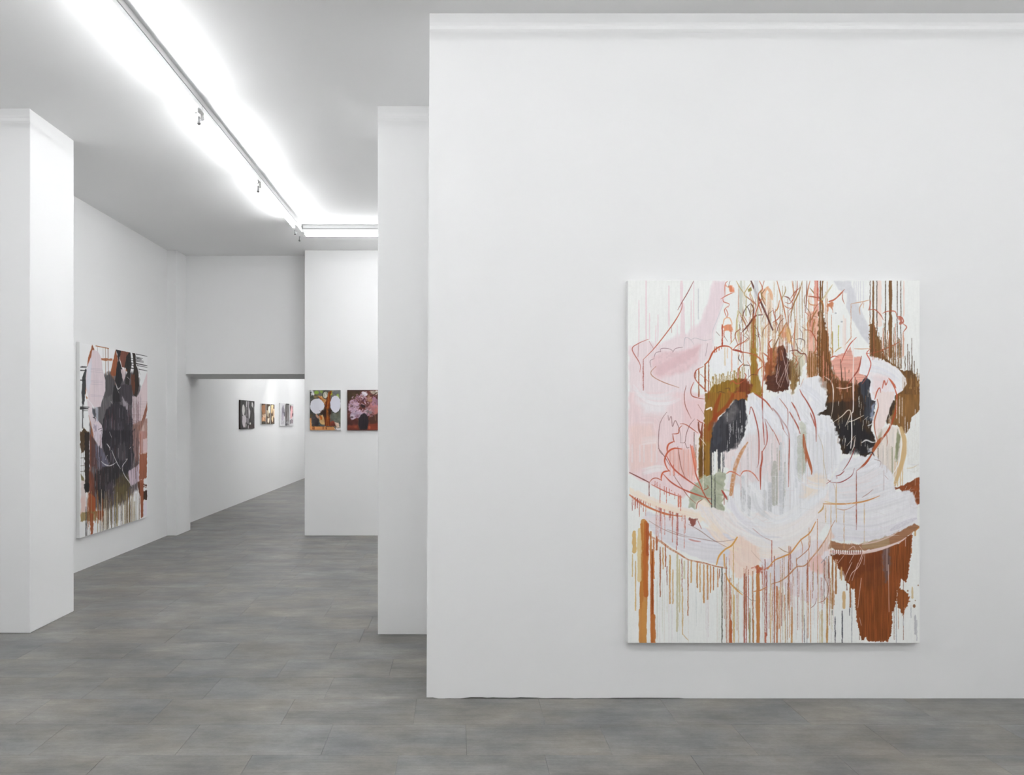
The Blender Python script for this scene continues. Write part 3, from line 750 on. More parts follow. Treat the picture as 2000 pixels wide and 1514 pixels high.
    for x, c in ((1420, (150, 150, 120)), (1405, (190, 180, 160)), (1380, (206, 196, 184)), (1310, (200, 190, 182)), (1340, (214, 204, 196)), (1250, (120, 96, 76))): S.drip(x, 560 + x % 90, 950, 3, c, 0.7)
    S.stroke([(1520, 400), (1562, 560), (1545, 760), (1500, 920), (1440, 1090)], 9, (204, 172, 124), 0.9, (0.6, 0.5), 2, 0.2)
    for x in (1450, 1480, 1515, 1540): S.drip(x, 800, 1090, 3, (208, 176, 128), 0.7)
    S.stroke([(1500, 420), (1528, 560), (1500, 800), (1430, 940), (1380, 1010)], 2.6, (234, 232, 228), 0.95)
    for x in range(1600, 1740, 14): S.drip(x, 330 + S.rs.rand() * 120, 800 + S.rs.rand() * 140, 1.2, (214, 212, 206), 0.7)
    S.stroke([(1590, 880), (1660, 870), (1730, 830)], 2, (214, 200, 176), 0.8)
    S.fill([(1745, 978), (1680, 1000), (1640, 1035), (1520, 1088), (1430, 1108), (1440, 1135), (1510, 1128), (1530, 1165), (1575, 1195), (1600, 1240), (1635, 1335), (1700, 1320), (1745, 1290)], (136, 74, 42), 0.99, 1.2, 1.4, 4, 0.15, 'd')
    for q in ([(1690, 990), (1690, 1080)], [(1640, 1110), (1580, 1180)], [(1700, 1150), (1675, 1230)], [(1660, 1160), (1590, 1230)], [(1590, 1090), (1570, 1130)], [(1620, 1180), (1640, 1230)]):
        S.stroke(q, 1.6, (226, 208, 196), 0.9)
    # ---- bowl: broad sweeps of lilac, cream and white
    t(0)
    S.fill([(838, 840), (900, 745), (960, 735), (1030, 730), (1100, 800), (1120, 880), (1185, 880), (1208, 950), (1208, 1005), (1130, 1062), (1000, 1090), (850, 1085), (826, 980)], (220, 218, 225), 0.97, 3, 2.5, 7, 0.03, 'd')
    S.fill([(285, 930), (400, 962), (500, 985), (560, 960), (700, 1000), (842, 880), (832, 1000), (790, 1080), (700, 1150), (600, 1175), (500, 1160), (410, 1095), (320, 1010)], (230, 224, 222), 0.97, 3, 2.5, 7, 0.03, 'd')
    sweeps = [([(880, 800), (950, 780), (1040, 740)], 22, [BW, WH]), ([(850, 870), (960, 850), (1090, 790)], 26, [(224, 220, 226), LI, (228, 216, 218)]), ([(860, 910), (980, 900), (1110, 860)], 24, [LI, (226, 224, 230), (230, 220, 222)]),
              ([(850, 960), (1000, 955), (1190, 900)], 26, [(226, 224, 230), LI, WH]), ([(850, 1000), (1020, 1010), (1200, 950)], 24, [WH, (222, 214, 222), LI]), ([(860, 1045), (1020, 1055), (1150, 1020), (1205, 985)], 22, [LI, (212, 208, 222), WH]),
              ([(870, 1070), (1010, 1075), (1130, 1045), (1200, 1000)], 10, [(206, 200, 216), (220, 214, 222)]),
              ([(460, 870), (470, 950), (540, 1010), (640, 1010), (760, 930), (830, 850)], 26, [(228, 230, 234), WH, (222, 224, 230)]), ([(430, 930), (480, 1010), (580, 1060), (700, 1030), (800, 940)], 30, [WH, (234, 228, 226), (228, 224, 228)]),
              ([(340, 960), (430, 1050), (560, 1100), (700, 1080), (800, 1000)], 30, [(234, 226, 220), WH, (232, 218, 214)]), ([(310, 940), (380, 1050), (480, 1110), (600, 1140), (720, 1110)], 20, [CR, (236, 222, 206), (234, 226, 220)]),
              ([(420, 930), (500, 1010), (600, 1040)], 12, [(226, 220, 232), (216, 214, 226)]), ([(500, 1000), (600, 1090), (680, 1080)], 14, [(222, 220, 228), WH]), ([(470, 800), (500, 860), (560, 930)], 18, [WH, (226, 226, 230)]),
              ([(690, 800), (760, 850), (830, 860)], 14, [WH, (222, 226, 234)]), ([(570, 970), (620, 1000), (680, 980)], 16, [(224, 226, 232), WH])]
    for q, w, c in sweeps: S.brush(q, w, c, a=0.55)
    S.fill([(500, 1060), (600, 1010), (700, 1020), (780, 960), (760, 1060), (660, 1130), (560, 1130)], (232, 229, 226), 0.55, 14, 5, 10)
    # table rim, left: cream then lavender
    S.fill([(10, 862), (60, 890), (160, 930), (300, 968), (330, 1010), (280, 1000), (150, 960), (60, 925), (10, 892)], (236, 224, 210), 0.95, 3, 2, 7, 0.02, 'd')
    S.brush([(30, 890), (130, 935), (240, 965), (330, 985)], 15, [(236, 226, 216), (238, 220, 202), (234, 222, 216)], a=0.6)
    S.fill([(70, 965), (200, 1000), (300, 1030), (420, 1060), (450, 1090), (430, 1160), (400, 1195), (300, 1160), (180, 1110), (110, 1060), (75, 1010)], (218, 212, 220), 0.95, 3, 2, 7, 0.03, 'h')
    S.brush([(190, 1080), (290, 1110), (420, 1120)], 26, [(212, 208, 220), (224, 218, 224), (220, 214, 222)], a=0.5)
    S.fill([(60, 985), (190, 985), (300, 1010), (300, 1040), (180, 1030), (80, 1010)], (228, 216, 218), 0.7, 5, 3, 6)
    S.fill([(420, 1100), (470, 1070), (540, 1110), (560, 1170), (520, 1230), (450, 1240), (420, 1190)], (234, 210, 196), 0.85, 5, 3, 8, 0.04)
    S.brush([(330, 1010), (400, 1090), (480, 1130)], 18, [(238, 222, 204), (236, 214, 194)], a=0.6)
    S.brush([(440, 1130), (470, 1180), (540, 1210)], 16, [(234, 208, 194), (236, 216, 204)], a=0.5)
    # lilac and pink under the bowl
    S.fill([(560, 1170), (700, 1130), (790, 1080), (840, 1090), (842, 1160), (838, 1250), (824, 1300), (770, 1350), (700, 1320), (640, 1270), (560, 1240)], (224, 214, 218), 0.92, 4, 3, 8, 0.05)
    S.fill([(755, 1160), (800, 1140), (826, 1180), (812, 1230), (760, 1210)], (222, 182, 172), 0.75, 5, 3, 6, 0.06)
    S.fill([(690, 1250), (770, 1215), (826, 1240), (820, 1300), (760, 1340), (710, 1310)], (226, 220, 226), 0.7, 8, 4, 8, 0.04)
    S.fill([(560, 1180), (640, 1190), (640, 1280), (560, 1290)], (214, 206, 214), 0.7, 6, 3, 6, 0.06)
    S.drips(600, 830, 1290, 1330, 1380, 20, 1.6, [(226, 206, 208), (220, 196, 196)], (0.5, 0.9))
    # right rim: brown band and rust leg
    t(6)
    S.fill([(680, 425), (1000, 405), (1300, 355), (1500, 285), (1655, 165), (1650, 300), (1640, 420), (1612, 600), (1585, 745), (1555, 745), (1530, 700), (1500, 830), (1480, 835), (1470, 950), (1445, 1060), (1420, 1110),
            (1415, 1230), (1405, 1370), (1370, 1452), (1130, 1452), (1100, 1388), (1080, 1436), (1055, 1436), (1030, 1340), (1000, 1210), (985, 1080), (970, 830), (935, 830), (900, 765), (865, 745), (850, 640), (815, 585), (790, 600), (765, 560), (765, 480), (740, 520), (700, 440)],
           (130, 72, 38), 0.99, 1.1, 1.5, 2.2, 0.22)
    S.fill([(690, 420), (1000, 410), (1300, 360), (1290, 560), (1100, 620), (960, 740), (860, 700), (770, 480)], (104, 54, 32), 0.6, 8, 3, 6, 0.25)
    S.fill([(1060, 500), (1290, 420), (1320, 700), (1200, 850), (1080, 760)], (106, 60, 38), 0.5, 16, 4, 8, 0.2)
    S.fill([(1295, 360), (1390, 330), (1385, 560), (1360, 760), (1330, 760), (1300, 560)], (106, 92, 96), 0.75, 5, 3, 6, 0.2)
    S.fill([(1475, 830), (1520, 822), (1600, 880), (1624, 920), (1590, 1050), (1560, 1060), (1560, 1140), (1520, 1112), (1480, 1020)], (134, 76, 40), 0.98, 1.4, 2, 3, 0.2)
    for x, y, r in ((1678, 1030, 18), (1602, 850, 9), (1625, 975, 7), (1725, 785, 7), (1690, 965, 5)):
        S.fill([(x + r * math.cos(a), y + r * 1.3 * math.sin(a)) for a in (0, 1, 2, 3.1, 4.2, 5.2)], (138, 96, 66), 0.95, 1.2)
    for x, y0, y1, w, c in ((710, 440, 1060, 4, (160, 104, 56)), (750, 480, 880, 4.6, (164, 108, 60)), (665, 440, 700, 2.4, (150, 96, 60)), (690, 700, 1060, 3, (168, 116, 68)), (720, 860, 1010, 5, (172, 120, 70)), (815, 570, 720, 4, (196, 156, 104)),
                            (800, 560, 700, 2, (140, 84, 48)), (845, 870, 1050, 6, (206, 172, 124)), (880, 640, 840, 2, (110, 70, 50)), (920, 780, 1040, 4, (150, 92, 52)), (1655, 810, 930, 5, (210, 190, 150)), (1645, 340, 400, 3, (170, 110, 70)), (1690, 130, 190, 4, (200, 160, 110))):
        S.drip(x, y0, y1, w, c, 0.9)
    for x in (1080, 1170, 1240, 1330, 1440, 1550, 1030): S.drip(x, 430, 1430, 1.6, (106, 56, 30), 0.55)
    for x in (1100, 1210, 1300, 1490): S.drip(x, 430, 1300, 1.6, (154, 92, 54), 0.5)
    S.fill([(680, 255), (830, 285), (1000, 300), (1200, 265), (1400, 200), (1560, 120), (1690, 50), (1738, 80), (1735, 110), (1650, 170), (1500, 280), (1300, 350), (1080, 372), (850, 365), (660, 345)], (152, 108, 78), 0.96, 2, 2, 6, 0.1, 'h')
    S.fill([(1050, 290), (1380, 200), (1380, 320), (1200, 350), (1070, 350)], (168, 146, 112), 0.75, 4, 2, 6, 0.1, 'h')
    S.stroke([(690, 385), (900, 405), (1080, 395), (1300, 345), (1500, 270), (1580, 220)], 6.5, (224, 204, 200), 0.95, (0.8, 0.3), 1.6, 0.3)
    S.stroke([(1060, 300), (1250, 260), (1420, 190), (1500, 130)], 4, (214, 190, 178), 0.85)
    S.stroke([(1400, 130), (1540, 60), (1700, -10)], 9, (190, 182, 204), 0.7, dry=0.3)
    S.stroke([(1700, 130), (1735, 95)], 5, (196, 130, 66), 0.9)
    for x in range(690, 1060, 26): S.drip(x, 362, 408, 1.8, (112, 62, 44), 0.9)
    # ---- drips below, left
    t(5)
    for x, y0, y1, w, c in ((285, 30, 1475, 13, GO), (262, 60, 1475, 6, (186, 124, 62)), (310, 40, 900, 9, (178, 102, 50)), (330, 60, 420, 6, (160, 82, 44)), (250, 1080, 1475, 7, GO), (292, 1000, 1475, 9, (196, 142, 78)),
                            (385, 400, 1475, 7, (176, 98, 46)), (370, 150, 520, 5, (190, 130, 80)), (388, 360, 1200, 4, (140, 66, 30)), (400, 1150, 1475, 9, (180, 110, 56)), (405, 250, 700, 4, (188, 116, 64)),
                            (175, 150, 380, 8, (208, 172, 112)), (155, 420, 680, 3, (206, 178, 122)), (190, 500, 1080, 3.2, (204, 170, 112)), (235, 120, 720, 8, (216, 196, 148)), (440, 210, 360, 5, (160, 88, 48)),
                            (482, 330, 920, 3, (150, 82, 44)), (515, 340, 590, 3, (196, 150, 92)), (545, 300, 560, 3, (168, 96, 56)), (563, 560, 780, 2, (140, 72, 54)), (597, 430, 1000, 4.2, (198, 150, 92)), (632, 600, 1000, 3.4, (206, 170, 116)),
                            (685, 420, 1330, 5.5, (196, 188, 154)), (712, 480, 1100, 4, (204, 192, 150)), (740, 470, 860, 2, (150, 82, 56)), (748, 820, 1370, 2.6, (204, 170, 116)), (768, 500, 700, 5, (206, 200, 172)), (812, 480, 1140, 3, (170, 102, 60)),
                            (850, 500, 750, 4, (200, 160, 108)), (920, 510, 810, 4, (188, 132, 78)), (955, 530, 860, 3, (200, 158, 108)), (1000, 540, 990, 4, (194, 140, 84)), (1043, 550, 950, 4.4, (190, 132, 76)), (1080, 560, 870, 3.2, (188, 130, 78)),
                            (1115, 570, 840, 3.2, (180, 116, 66)), (1165, 580, 800, 3, (190, 130, 80)), (1185, 590, 700, 2, (150, 90, 60)), (1215, 570, 1475, 3.6, (92, 92, 82)), (1268, 560, 1475, 2, (172, 104, 72)), (1312, 700, 1475, 2.6, (176, 100, 70)),
                            (1318, 1210, 1475, 6, (180, 98, 58)), (1350, 300, 1475, 2.4, (206, 168, 110)), (1360, 900, 1475, 3, (200, 170, 116)), (1412, 700, 1475, 2, (206, 178, 140)), (1480, 650, 1475, 4, (168, 92, 74)), (1503, 680, 1475, 2.4, (150, 74, 64)),
                            (1530, 600, 1300, 2, (176, 104, 84)), (1545, 1060, 1475, 4.6, (150, 140, 96)), (1582, 620, 1475, 3, (170, 106, 70)), (1640, 560, 1475, 7, (184, 120, 66)), (1655, 700, 1475, 4, (198, 142, 82)), (1590, 1200, 1475, 3, (196, 150, 90)),
                            (1725, 480, 1475, 2.6, (160, 84, 60)), (1745, 620, 1380, 2.4, (140, 66, 56)), (1730, 1350, 1475, 5, (186, 92, 64)), (1790, 640, 1475, 3, (206, 164, 108)), (1700, 560, 1100, 2, (176, 120, 100)), (1810, 760, 1200, 2.2, (200, 150, 110))):
        S.drip(x, y0, y1, w, c, 0.92, 0.9, 0.5)
    for i in range(46):
        x = 420 + S.rs.rand() * 1400; y0 = 600 + S.rs.rand() * 300
        S.drip(x, y0, y0 + 300 + S.rs.rand() * 560, 1.0, [(214, 206, 196), (206, 210, 208), (212, 200, 204), (200, 204, 190)][i % 4], 0.7)
    S.stroke([(748, 1360), (780, 1400), (818, 1440)], 2, (206, 180, 140), 0.9)
    t(6)
    for x, y0, y1, w, c in ((20, 440, 1475, 2.4, (160, 90, 60)), (50, 800, 1475, 5, (184, 110, 64)), (75, 850, 1300, 3, (196, 140, 100)), (140, 900, 1200, 3, (196, 144, 100)), (192, 320, 1080, 2.2, (176, 100, 66)), (212, 330, 600, 2, (150, 80, 60)),
                            (225, 1050, 1475, 5, (196, 150, 96)), (148, 1150, 1475, 4, (222, 208, 180)), (135, 450, 700, 1.6, (196, 140, 90)), (280, 460, 570, 1.4, (190, 130, 80)), (405, 550, 990, 1.8, (160, 96, 70)), (375, 1140, 1475, 1.8, (110, 108, 112)), (408, 1300, 1475, 1.6, (150, 150, 156)),
                            (585, 1080, 1475, 5, (206, 196, 160)), (560, 1100, 1475, 3, (216, 200, 160)), (645, 940, 1475, 5, (188, 140, 82)), (610, 480, 1000, 1.8, (110, 90, 80)), (706, 1080, 1135, 1.8, (80, 80, 86)), (740, 1160, 1475, 2.6, (62, 62, 70)), (824, 1090, 1475, 3, (70, 72, 80)),
                            (938, 840, 1475, 2, (160, 166, 170)), (912, 1050, 1140, 2, (90, 90, 96)), (1466, 980, 1475, 2.4, (176, 184, 188)), (1640, 1020, 1170, 2, (176, 180, 186)), (1548, 1180, 1260, 2, (190, 194, 198)), (1690, 1140, 1360, 5, (182, 184, 190)), (1708, 1200, 1440, 2, (180, 182, 190)),
                            (530, 0, 770, 1.6, (190, 130, 90)), (690, 0, 400, 1.8, (206, 170, 130)), (845, 0, 350, 2, (200, 160, 110)), (992, -60, 125, 2.2, (150, 84, 66)), (1086, -40, 300, 1.4, (206, 184, 150)), (430, 100, 560, 1.6, (196, 140, 100)), (250, 680, 790, 1.4, (190, 150, 120)), (530, 600, 770, 1.2, (150, 100, 90))):
        S.drip(x, y0, y1, w, c, 0.92, 0.9, 0.4)
    for i in range(24):
        x = 20 + S.rs.rand() * 640; y0 = 950 + S.rs.rand() * 200
        S.drip(x, y0, y0 + 120 + S.rs.rand() * 380, 1.1, [(214, 206, 196), (200, 204, 206), (216, 196, 190)][i % 3], 0.7)
    # ---- rust drawing: table, petals, twigs
    t(5)
    S.stroke([(330, 130), (380, 210), (480, 260), (600, 350), (690, 400), (820, 480), (1000, 520), (1150, 560), (1270, 580)], 4, (176, 102, 62), 0.9, (0.7, 0.7), 1.2, 0.5, dry=0.25)
    S.stroke([(560, 120), (800, 200), (1000, 240), (1180, 265), (1370, 240)], 1.4, (150, 110, 96), 0.8)
    S.stroke([(350, 20), (500, 110), (700, 190), (860, 220)], 1.4, (150, 110, 90), 0.8)
    S.stroke([(820, 60), (960, 140), (1100, 240), (1270, 330)], 1.6, (140, 104, 84), 0.8)
    S.stroke([(1395, 215), (1330, 310), (1250, 360), (1180, 440), (1150, 540)], 4.5, (214, 158, 82), 0.95, (0.8, 0.6))
    S.stroke([(1250, 640), (1300, 740), (1380, 830), (1460, 900)], 4, (210, 156, 82), 0.9); S.stroke([(1360, 800), (1480, 890)], 2, (150, 150, 110), 0.8)
    S.stroke([(1240, 420), (1245, 560)], 7, (214, 160, 88), 0.8)
    S.stroke([(1580, 860), (1680, 840), (1750, 800)], 3, (196, 130, 74), 0.9); S.stroke([(1500, 900), (1560, 960), (1640, 970)], 1.2, (120, 110, 100), 0.8)
    S.stroke([(1560, 580), (1640, 570), (1700, 600), (1817, 540)], 4, (190, 96, 66), 0.85, dry=0.3); S.fill([(1600, 560), (1680, 570), (1690, 640), (1620, 640)], (176, 84, 62), 0.7, 3, 4, 4)
    S.stroke([(1560, 370), (1620, 440), (1700, 520)], 1.2, (190, 160, 140), 0.6); S.stroke([(1580, 110), (1690, 200), (1800, 255)], 1.6, (176, 120, 110), 0.8)
    S.drip(1805, 250, 560, 2, (176, 96, 76), 0.9)
    S.fill([(815, -10), (920, -10), (900, 60), (870, 75), (830, 40)], (128, 66, 54), 0.9, 2, 2, 4, 0.2)
    S.stroke([(820, 235), (880, 255), (960, 265)], 4, (186, 92, 70), 0.9); S.stroke([(930, 20), (970, 110)], 3, (160, 66, 56), 0.9)
    t(6)
    S.stroke([(-60, 590), (20, 490), (130, 440), (215, 395), (330, 250), (440, 160), (510, 30)], 3.6, (206, 144, 84), 0.95, (0.7, 0.6))
    S.stroke([(70, 335), (140, 380), (210, 400)], 2, (170, 130, 100), 0.8); S.stroke([(215, 400), (120, 450)], 5, (212, 160, 96), 0.8)
    S.stroke([(-20, 770), (100, 730), (200, 650), (285, 565), (380, 550), (470, 450), (560, 340), (650, 200), (690, 100), (740, 10)], 3.4, (182, 124, 82), 0.95, (0.6, 0.3), dry=0.15)
    S.stroke([(280, 560), (285, 480), (330, 440), (430, 340), (450, 200)], 1.8, (176, 112, 76), 0.85); S.stroke([(330, 230), (355, 330), (350, 410)], 1.6, (190, 120, 80), 0.85)
    S.stroke([(610, 600), (620, 700), (660, 800), (650, 900), (600, 970), (540, 990)], 2.4, (170, 110, 92), 0.85)
    S.stroke([(520, 940), (500, 1010), (445, 1060)], 1.6, (140, 90, 90), 0.8); S.stroke([(575, 520), (640, 440)], 3, (132, 136, 150), 0.8)
    S.fill([(480, 420), (560, 340), (690, 120), (720, 200), (640, 360), (560, 440)], (222, 190, 172), 0.6, 5, 3, 5, 0.08)
    for q in ([(845, 430), (775, 520)], [(960, 425), (910, 520)], [(1085, 400), (1020, 560), (940, 640), (900, 740)], [(940, 510), (870, 660), (855, 720)], [(1060, 420), (985, 600)], [(1010, 520), (940, 730)], [(1095, 400), (1082, 540)], [(1130, 360), (1070, 400), (1030, 500)], [(680, 230), (672, 420)], [(935, 260), (940, 310)], [(1050, 230), (1045, 300)], [(900, 360), (960, 320), (980, 360)], [(1030, 320), (1065, 370)], [(1575, 240), (1575, 320)], [(1355, 330), (1355, 610)], [(1372, 540), (1380, 1100)], [(655, 340), (690, 470)], [(1050, 700), (1010, 1050)], [(1030, 1170), (1050, 1260)], [(745, 480), (748, 560)]):
        S.stroke(q, 1.7, (228, 206, 198), 0.9, sharp=len(q) == 2)
    t(3)
    S.stroke([(120, 1195), (220, 1270), (350, 1345), (550, 1420), (740, 1450)], 5, (196, 108, 66), 0.95, (0.6, 0.5), 1.3, 0.3)
    for i in range(44):
        x = 130 + S.rs.rand() * 680; y0 = 1195 + (x - 120) * 0.43 - max(0, x - 500) * 0.13
        S.drip(x, y0, y0 + 30 + S.rs.rand() ** 2 * (180 if x < 420 else 420), 1.5, [(180, 92, 66), (150, 66, 58), (200, 130, 110)][i % 3], 0.85)
    S.stroke([(120, 930), (240, 990), (350, 1046)], 3, DR, 0.95, (0.7, 0.8)); S.drip(351, 1046, 1205, 1.9, DR)
    S.stroke([(380, 1072), (560, 1160), (740, 1222)], 3, (190, 96, 76), 0.9)
    for x, y1 in ((420, 1080), (445, 1090), (480, 1290), (555, 1290), (615, 1145), (655, 1240), (695, 1340), (715, 1290), (726, 1380), (530, 1190), (590, 1200)): S.drip(x, 1010 + (x - 380) * 0.55, y1, 1.7, (192, 100, 80), 0.85)
    for x in (700, 725): S.drip(x, 1215, 1330, 4, (206, 120, 96), 0.8)
    lines([[(560, 212), (505, 290), (470, 400), (468, 650), (540, 745), (590, 840)], [(575, 250), (585, 310), (612, 262), (628, 382), (660, 312), (700, 390), (722, 480), (726, 570)], [(720, 576), (775, 570), (790, 480), (830, 370), (890, 292)], [(775, 570), (800, 636), (825, 630)], [(460, 640), (520, 720), (600, 850)]], 1.4, (122, 76, 70), a=0.9)
    lines([[(765, 0), (782, 140), (850, 290)], [(930, 120), (1010, 250)], [(690, 620), (712, 760), (735, 880), (785, 1000)], [(640, 960), (720, 1080), (820, 1220), (910, 1300)], [(885, 450), (880, 560)]], 1.8, (150, 84, 66), a=0.9)
    lines([[(720, 350), (790, 362), (930, 460)], [(740, 372), (705, 410), (696, 462), (622, 472)], [(632, 480), (640, 540), (655, 570)], [(500, 1022), (440, 995), (390, 1005), (352, 1048)], [(920, 300), (960, 330), (1000, 350), (1020, 410)]], 2.4, R, a=0.95)
    lines([[(645, 560), (585, 590), (565, 640), (568, 690)], [(740, 650), (650, 642), (575, 685), (535, 780), (560, 870), (595, 915)], [(590, 908), (520, 925), (495, 980), (497, 1025)]], 4, (196, 92, 62), a=0.95)
    lines([[(560, 735), (640, 880), (790, 1005), (975, 1130)], [(520, 950), (620, 1050), (780, 1140), (1000, 1220), (1085, 1245)], [(840, 600), (890, 850), (905, 950), (960, 1080), (1000, 1180), (1090, 1310)]], 3.6, (188, 88, 64), a=0.95)
    S.stroke([(860, 620), (885, 760), (905, 900)], 7, (222, 130, 104), 0.7); S.stroke([(640, 840), (650, 960)], 5, (206, 106, 80), 0.8)
    lines([[(935, 330), (945, 430), (985, 490)], [(985, 340), (970, 470), (960, 620)]], 5, (128, 64, 42), a=0.9)
    lines([[(1000, 1160), (1020, 1220), (1090, 1310)], [(990, 1140), (1050, 1110), (1040, 1080)], [(910, 1360), (925, 1290), (980, 1250)]], 2, (150, 78, 56), a=0.9)
    S.stroke([(1030, 182), (1088, 158), (1092, 186)], 4, (230, 226, 216), 0.98, (0.9, 0.9)); S.stroke([(960, 520), (1000, 570), (1025, 605)], 1.8, (226, 216, 206), 0.9)
    S.drip(992, 340, 1130, 2, (228, 222, 214), 0.9)
    S.stroke([(1520, 570), (1440, 700), (1370, 880), (1320, 1190)], 7, (188, 132, 88), 0.9, (0.4, 0.8), 1.6, 0.2, dry=0.2)
    S.stroke([(1350, 1090), (1345, 1230)], 3, (196, 120, 90), 0.7)
    lines([[(1270, 940), (1310, 916), (1360, 930), (1430, 972)], [(1430, 972), (1470, 915), (1540, 912), (1600, 955), (1650, 1028)]], 3, (200, 112, 88), a=0.95)
    lines([[(1540, 235), (1560, 150), (1605, 260), (1650, 480), (1650, 790), (1630, 870)], [(1690, -60), (1700, 300), (1718, 600)], [(1722, 290), (1748, 440), (1745, 580), (1690, 690)]], 2.8, (160, 70, 54), a=0.95)
    S.stroke([(1690, 680), (1690, 780), (1672, 900), (1672, 1130)], 4.5, (168, 76, 54), 0.95, (0.6, 0.3))
    lines([[(1600, -10), (1730, 80), (1820, 195)], [(1735, 300), (1820, 440)]], 4, (170, 84, 60), a=0.95)
    S.stroke([(1212, 1140), (1250, 1200), (1275, 1250)], 5, (170, 64, 54), 0.9); S.stroke([(1240, 1210), (1240, 1310)], 3, (150, 56, 50), 0.9)
    t(4)
    lines([[(0, 165), (80, 270), (130, 420)], [(20, 185), (110, 310), (190, 470), (190, 850), (186, 1100)], [(225, 95), (285, 200), (325, 310)], [(200, 210), (290, 370), (325, 470)], [(350, 0), (430, 130), (490, 260), (512, 400), (515, 560)], [(445, 220), (480, 310), (505, 390)]], 3.6, (164, 80, 62), a=0.95)
    lines([[(80, 50), (150, 140), (180, 210), (174, 420)], [(0, 420), (50, 520), (82, 600)], [(115, 400), (180, 500)]], 2, (170, 90, 70), a=0.9)
    S.stroke([(365, 480), (380, 620), (420, 760), (460, 900), (460, 950)], 6, (164, 92, 58), 0.95, (0.5, 0.3))
    S.fill([(365, 500), (385, 620), (410, 780), (395, 820), (370, 680)], (166, 96, 60), 0.9, 2, 1)
    lines([[(540, 480), (590, 620), (605, 800), (640, 1010)], [(600, 780), (604, 1000)], [(720, 1060), (745, 1160), (740, 1420)]], 1.3, (190, 168, 130), a=0.8)
    S.stroke([(80, 670), (80, 900)], 3, (170, 150, 110), 0.8)
    lines([[(1475, 0), (1462, 180), (1390, 390), (1290, 540), (1190, 690)], [(1190, 690), (1100, 820), (1000, 905)]], 5, (166, 78, 46), a=0.97)
    S.stroke([(1350, 480), (1360, 560), (1352, 615)], 1.8, (170, 86, 56), 0.9); S.stroke([(1290, 520), (1230, 600), (1180, 690)], 7, (168, 88, 48), 0.9)
    S.drip(992, 905, 1520, 2.2, (152, 84, 64), 0.95)
    lines([[(968, 880), (940, 960), (860, 1020), (780, 1050), (700, 1046)], [(975, 640), (905, 800), (830, 910)], [(850, 910), (800, 955), (750, 970)]], 2.2, (142, 62, 58), a=0.95)
    lines([[(640, 1062), (692, 1022)], [(655, 1018), (695, 1045)], [(760, 970), (762, 1000)]], 2.4, (150, 60, 54), a=0.95)
    S.stroke([(600, 1300), (740, 1302), (900, 1298), (1100, 1268), (1270, 1205)], 4, (202, 146, 92), 0.95, (0.6, 0.3)); S.stroke([(1060, 1275), (1200, 1235)], 5, (200, 138, 80), 0.8)
    S.stroke([(620, 1275), (760, 1300)], 3, (214, 184, 116), 0.9); S.stroke([(540, 1410), (590, 1360), (605, 1310)], 4, (190, 150, 96), 0.9)
    S.stroke([(760, 1360), (850, 1372), (930, 1345), (985, 1308)], 2, (190, 136, 100), 0.9)
    for x, y0 in ((845, 1372), (690, 1310), (628, 1320), (1086, 1300), (755, 1050)): S.drip(x, y0, 1520, 1.8, (204, 172, 124), 0.9)
    S.stroke([(1060, 1225), (1130, 1180), (1190, 1130)], 1.8, (176, 140, 130), 0.8)
    lines([[(1240, 60), (1252, 150), (1208, 310), (1212, 430), (1242, 550)]], 3, (176, 100, 70), a=0.95)
    lines([[(1205, 770), (1280, 800), (1270, 860)], [(1330, 965), (1370, 1010)], [(1320, 900), (1318, 1140)]], 1.3, (150, 110, 96), a=0.8)
    S.stroke([(1140, 690), (1180, 690), (1205, 735)], 3, (60, 44, 44), 0.9)
    lines([[(720, 330), (820, 260), (890, 190), (925, 205), (905, 280), (860, 380)], [(890, 330), (960, 310), (1080, 250)], [(880, 610), (980, 490)], [(980, 510), (960, 620), (930, 690)], [(880, 360), (920, 300)], [(1090, 300), (1130, 265)], [(1150, 280), (1195, 268)], [(860, 530), (850, 640)]], 2.4, (218, 206, 190), a=0.92)
    S.stroke([(955, -240), (955, 170), (935, 240), (938, 480), (925, 640)], 2.6, (230, 226, 222), 0.97, (0.9, 0.9)); S.stroke([(1055, 575), (1110, 545), (1180, 570), (1220, 565)], 4, (208, 206, 204), 0.95)
    S.stroke([(1125, 375), (1170, 355), (1190, 330)], 3, (196, 196, 200), 0.9); S.stroke([(720, -60), (712, 150), (690, 290)], 2, (206, 196, 184), 0.85)
    for i in range(40):
        x = 760 + S.rs.rand() * 430; y = -60 + S.rs.rand() * 720
        S.drip(x, y, y + 30 + S.rs.rand() * 60, 1.0, [(210, 200, 180), (224, 222, 216), (130, 90, 60)][i % 3], 0.8)
    for x, y in ((1470, 60), (1505, 20), (1535, 40), (1570, 260), (1600, 330), (1690, 180), (1380, 220), (1500, 150), (1400, 260)): S.drip(x, y, y + 110 + S.rs.rand() * 130, 1.5, (224, 218, 212), 0.85)
    t(1)
    lines([[(880, 108), (800, 260), (740, 360), (690, 452)]], 2, (124, 56, 52), a=0.95)
    S.stroke([(742, 362), (735, 440), (660, 580), (530, 760), (400, 920), (280, 1042)], 2.4, (178, 90, 66), 0.97); S.drip(281, 1042, 1405, 1.9, (160, 78, 62))
    lines([[(340, 800), (220, 852), (150, 922), (240, 1090), (241, 1190)]], 2, (178, 92, 76), a=0.95)
    lines([[(350, 822), (405, 916)], [(226, 850), (218, 1010)], [(615, 650), (618, 722)]], 1.4, (150, 70, 62), a=0.9)
    lines([[(488, 950), (492, 912), (560, 908), (615, 925), (635, 950)], [(630, 955), (665, 910), (750, 895)], [(490, 944), (430, 962), (408, 1020)], [(412, 1030), (362, 1058), (372, 1132)], [(1045, 850), (1020, 1000)]], 1.3, (130, 88, 96), a=0.85)
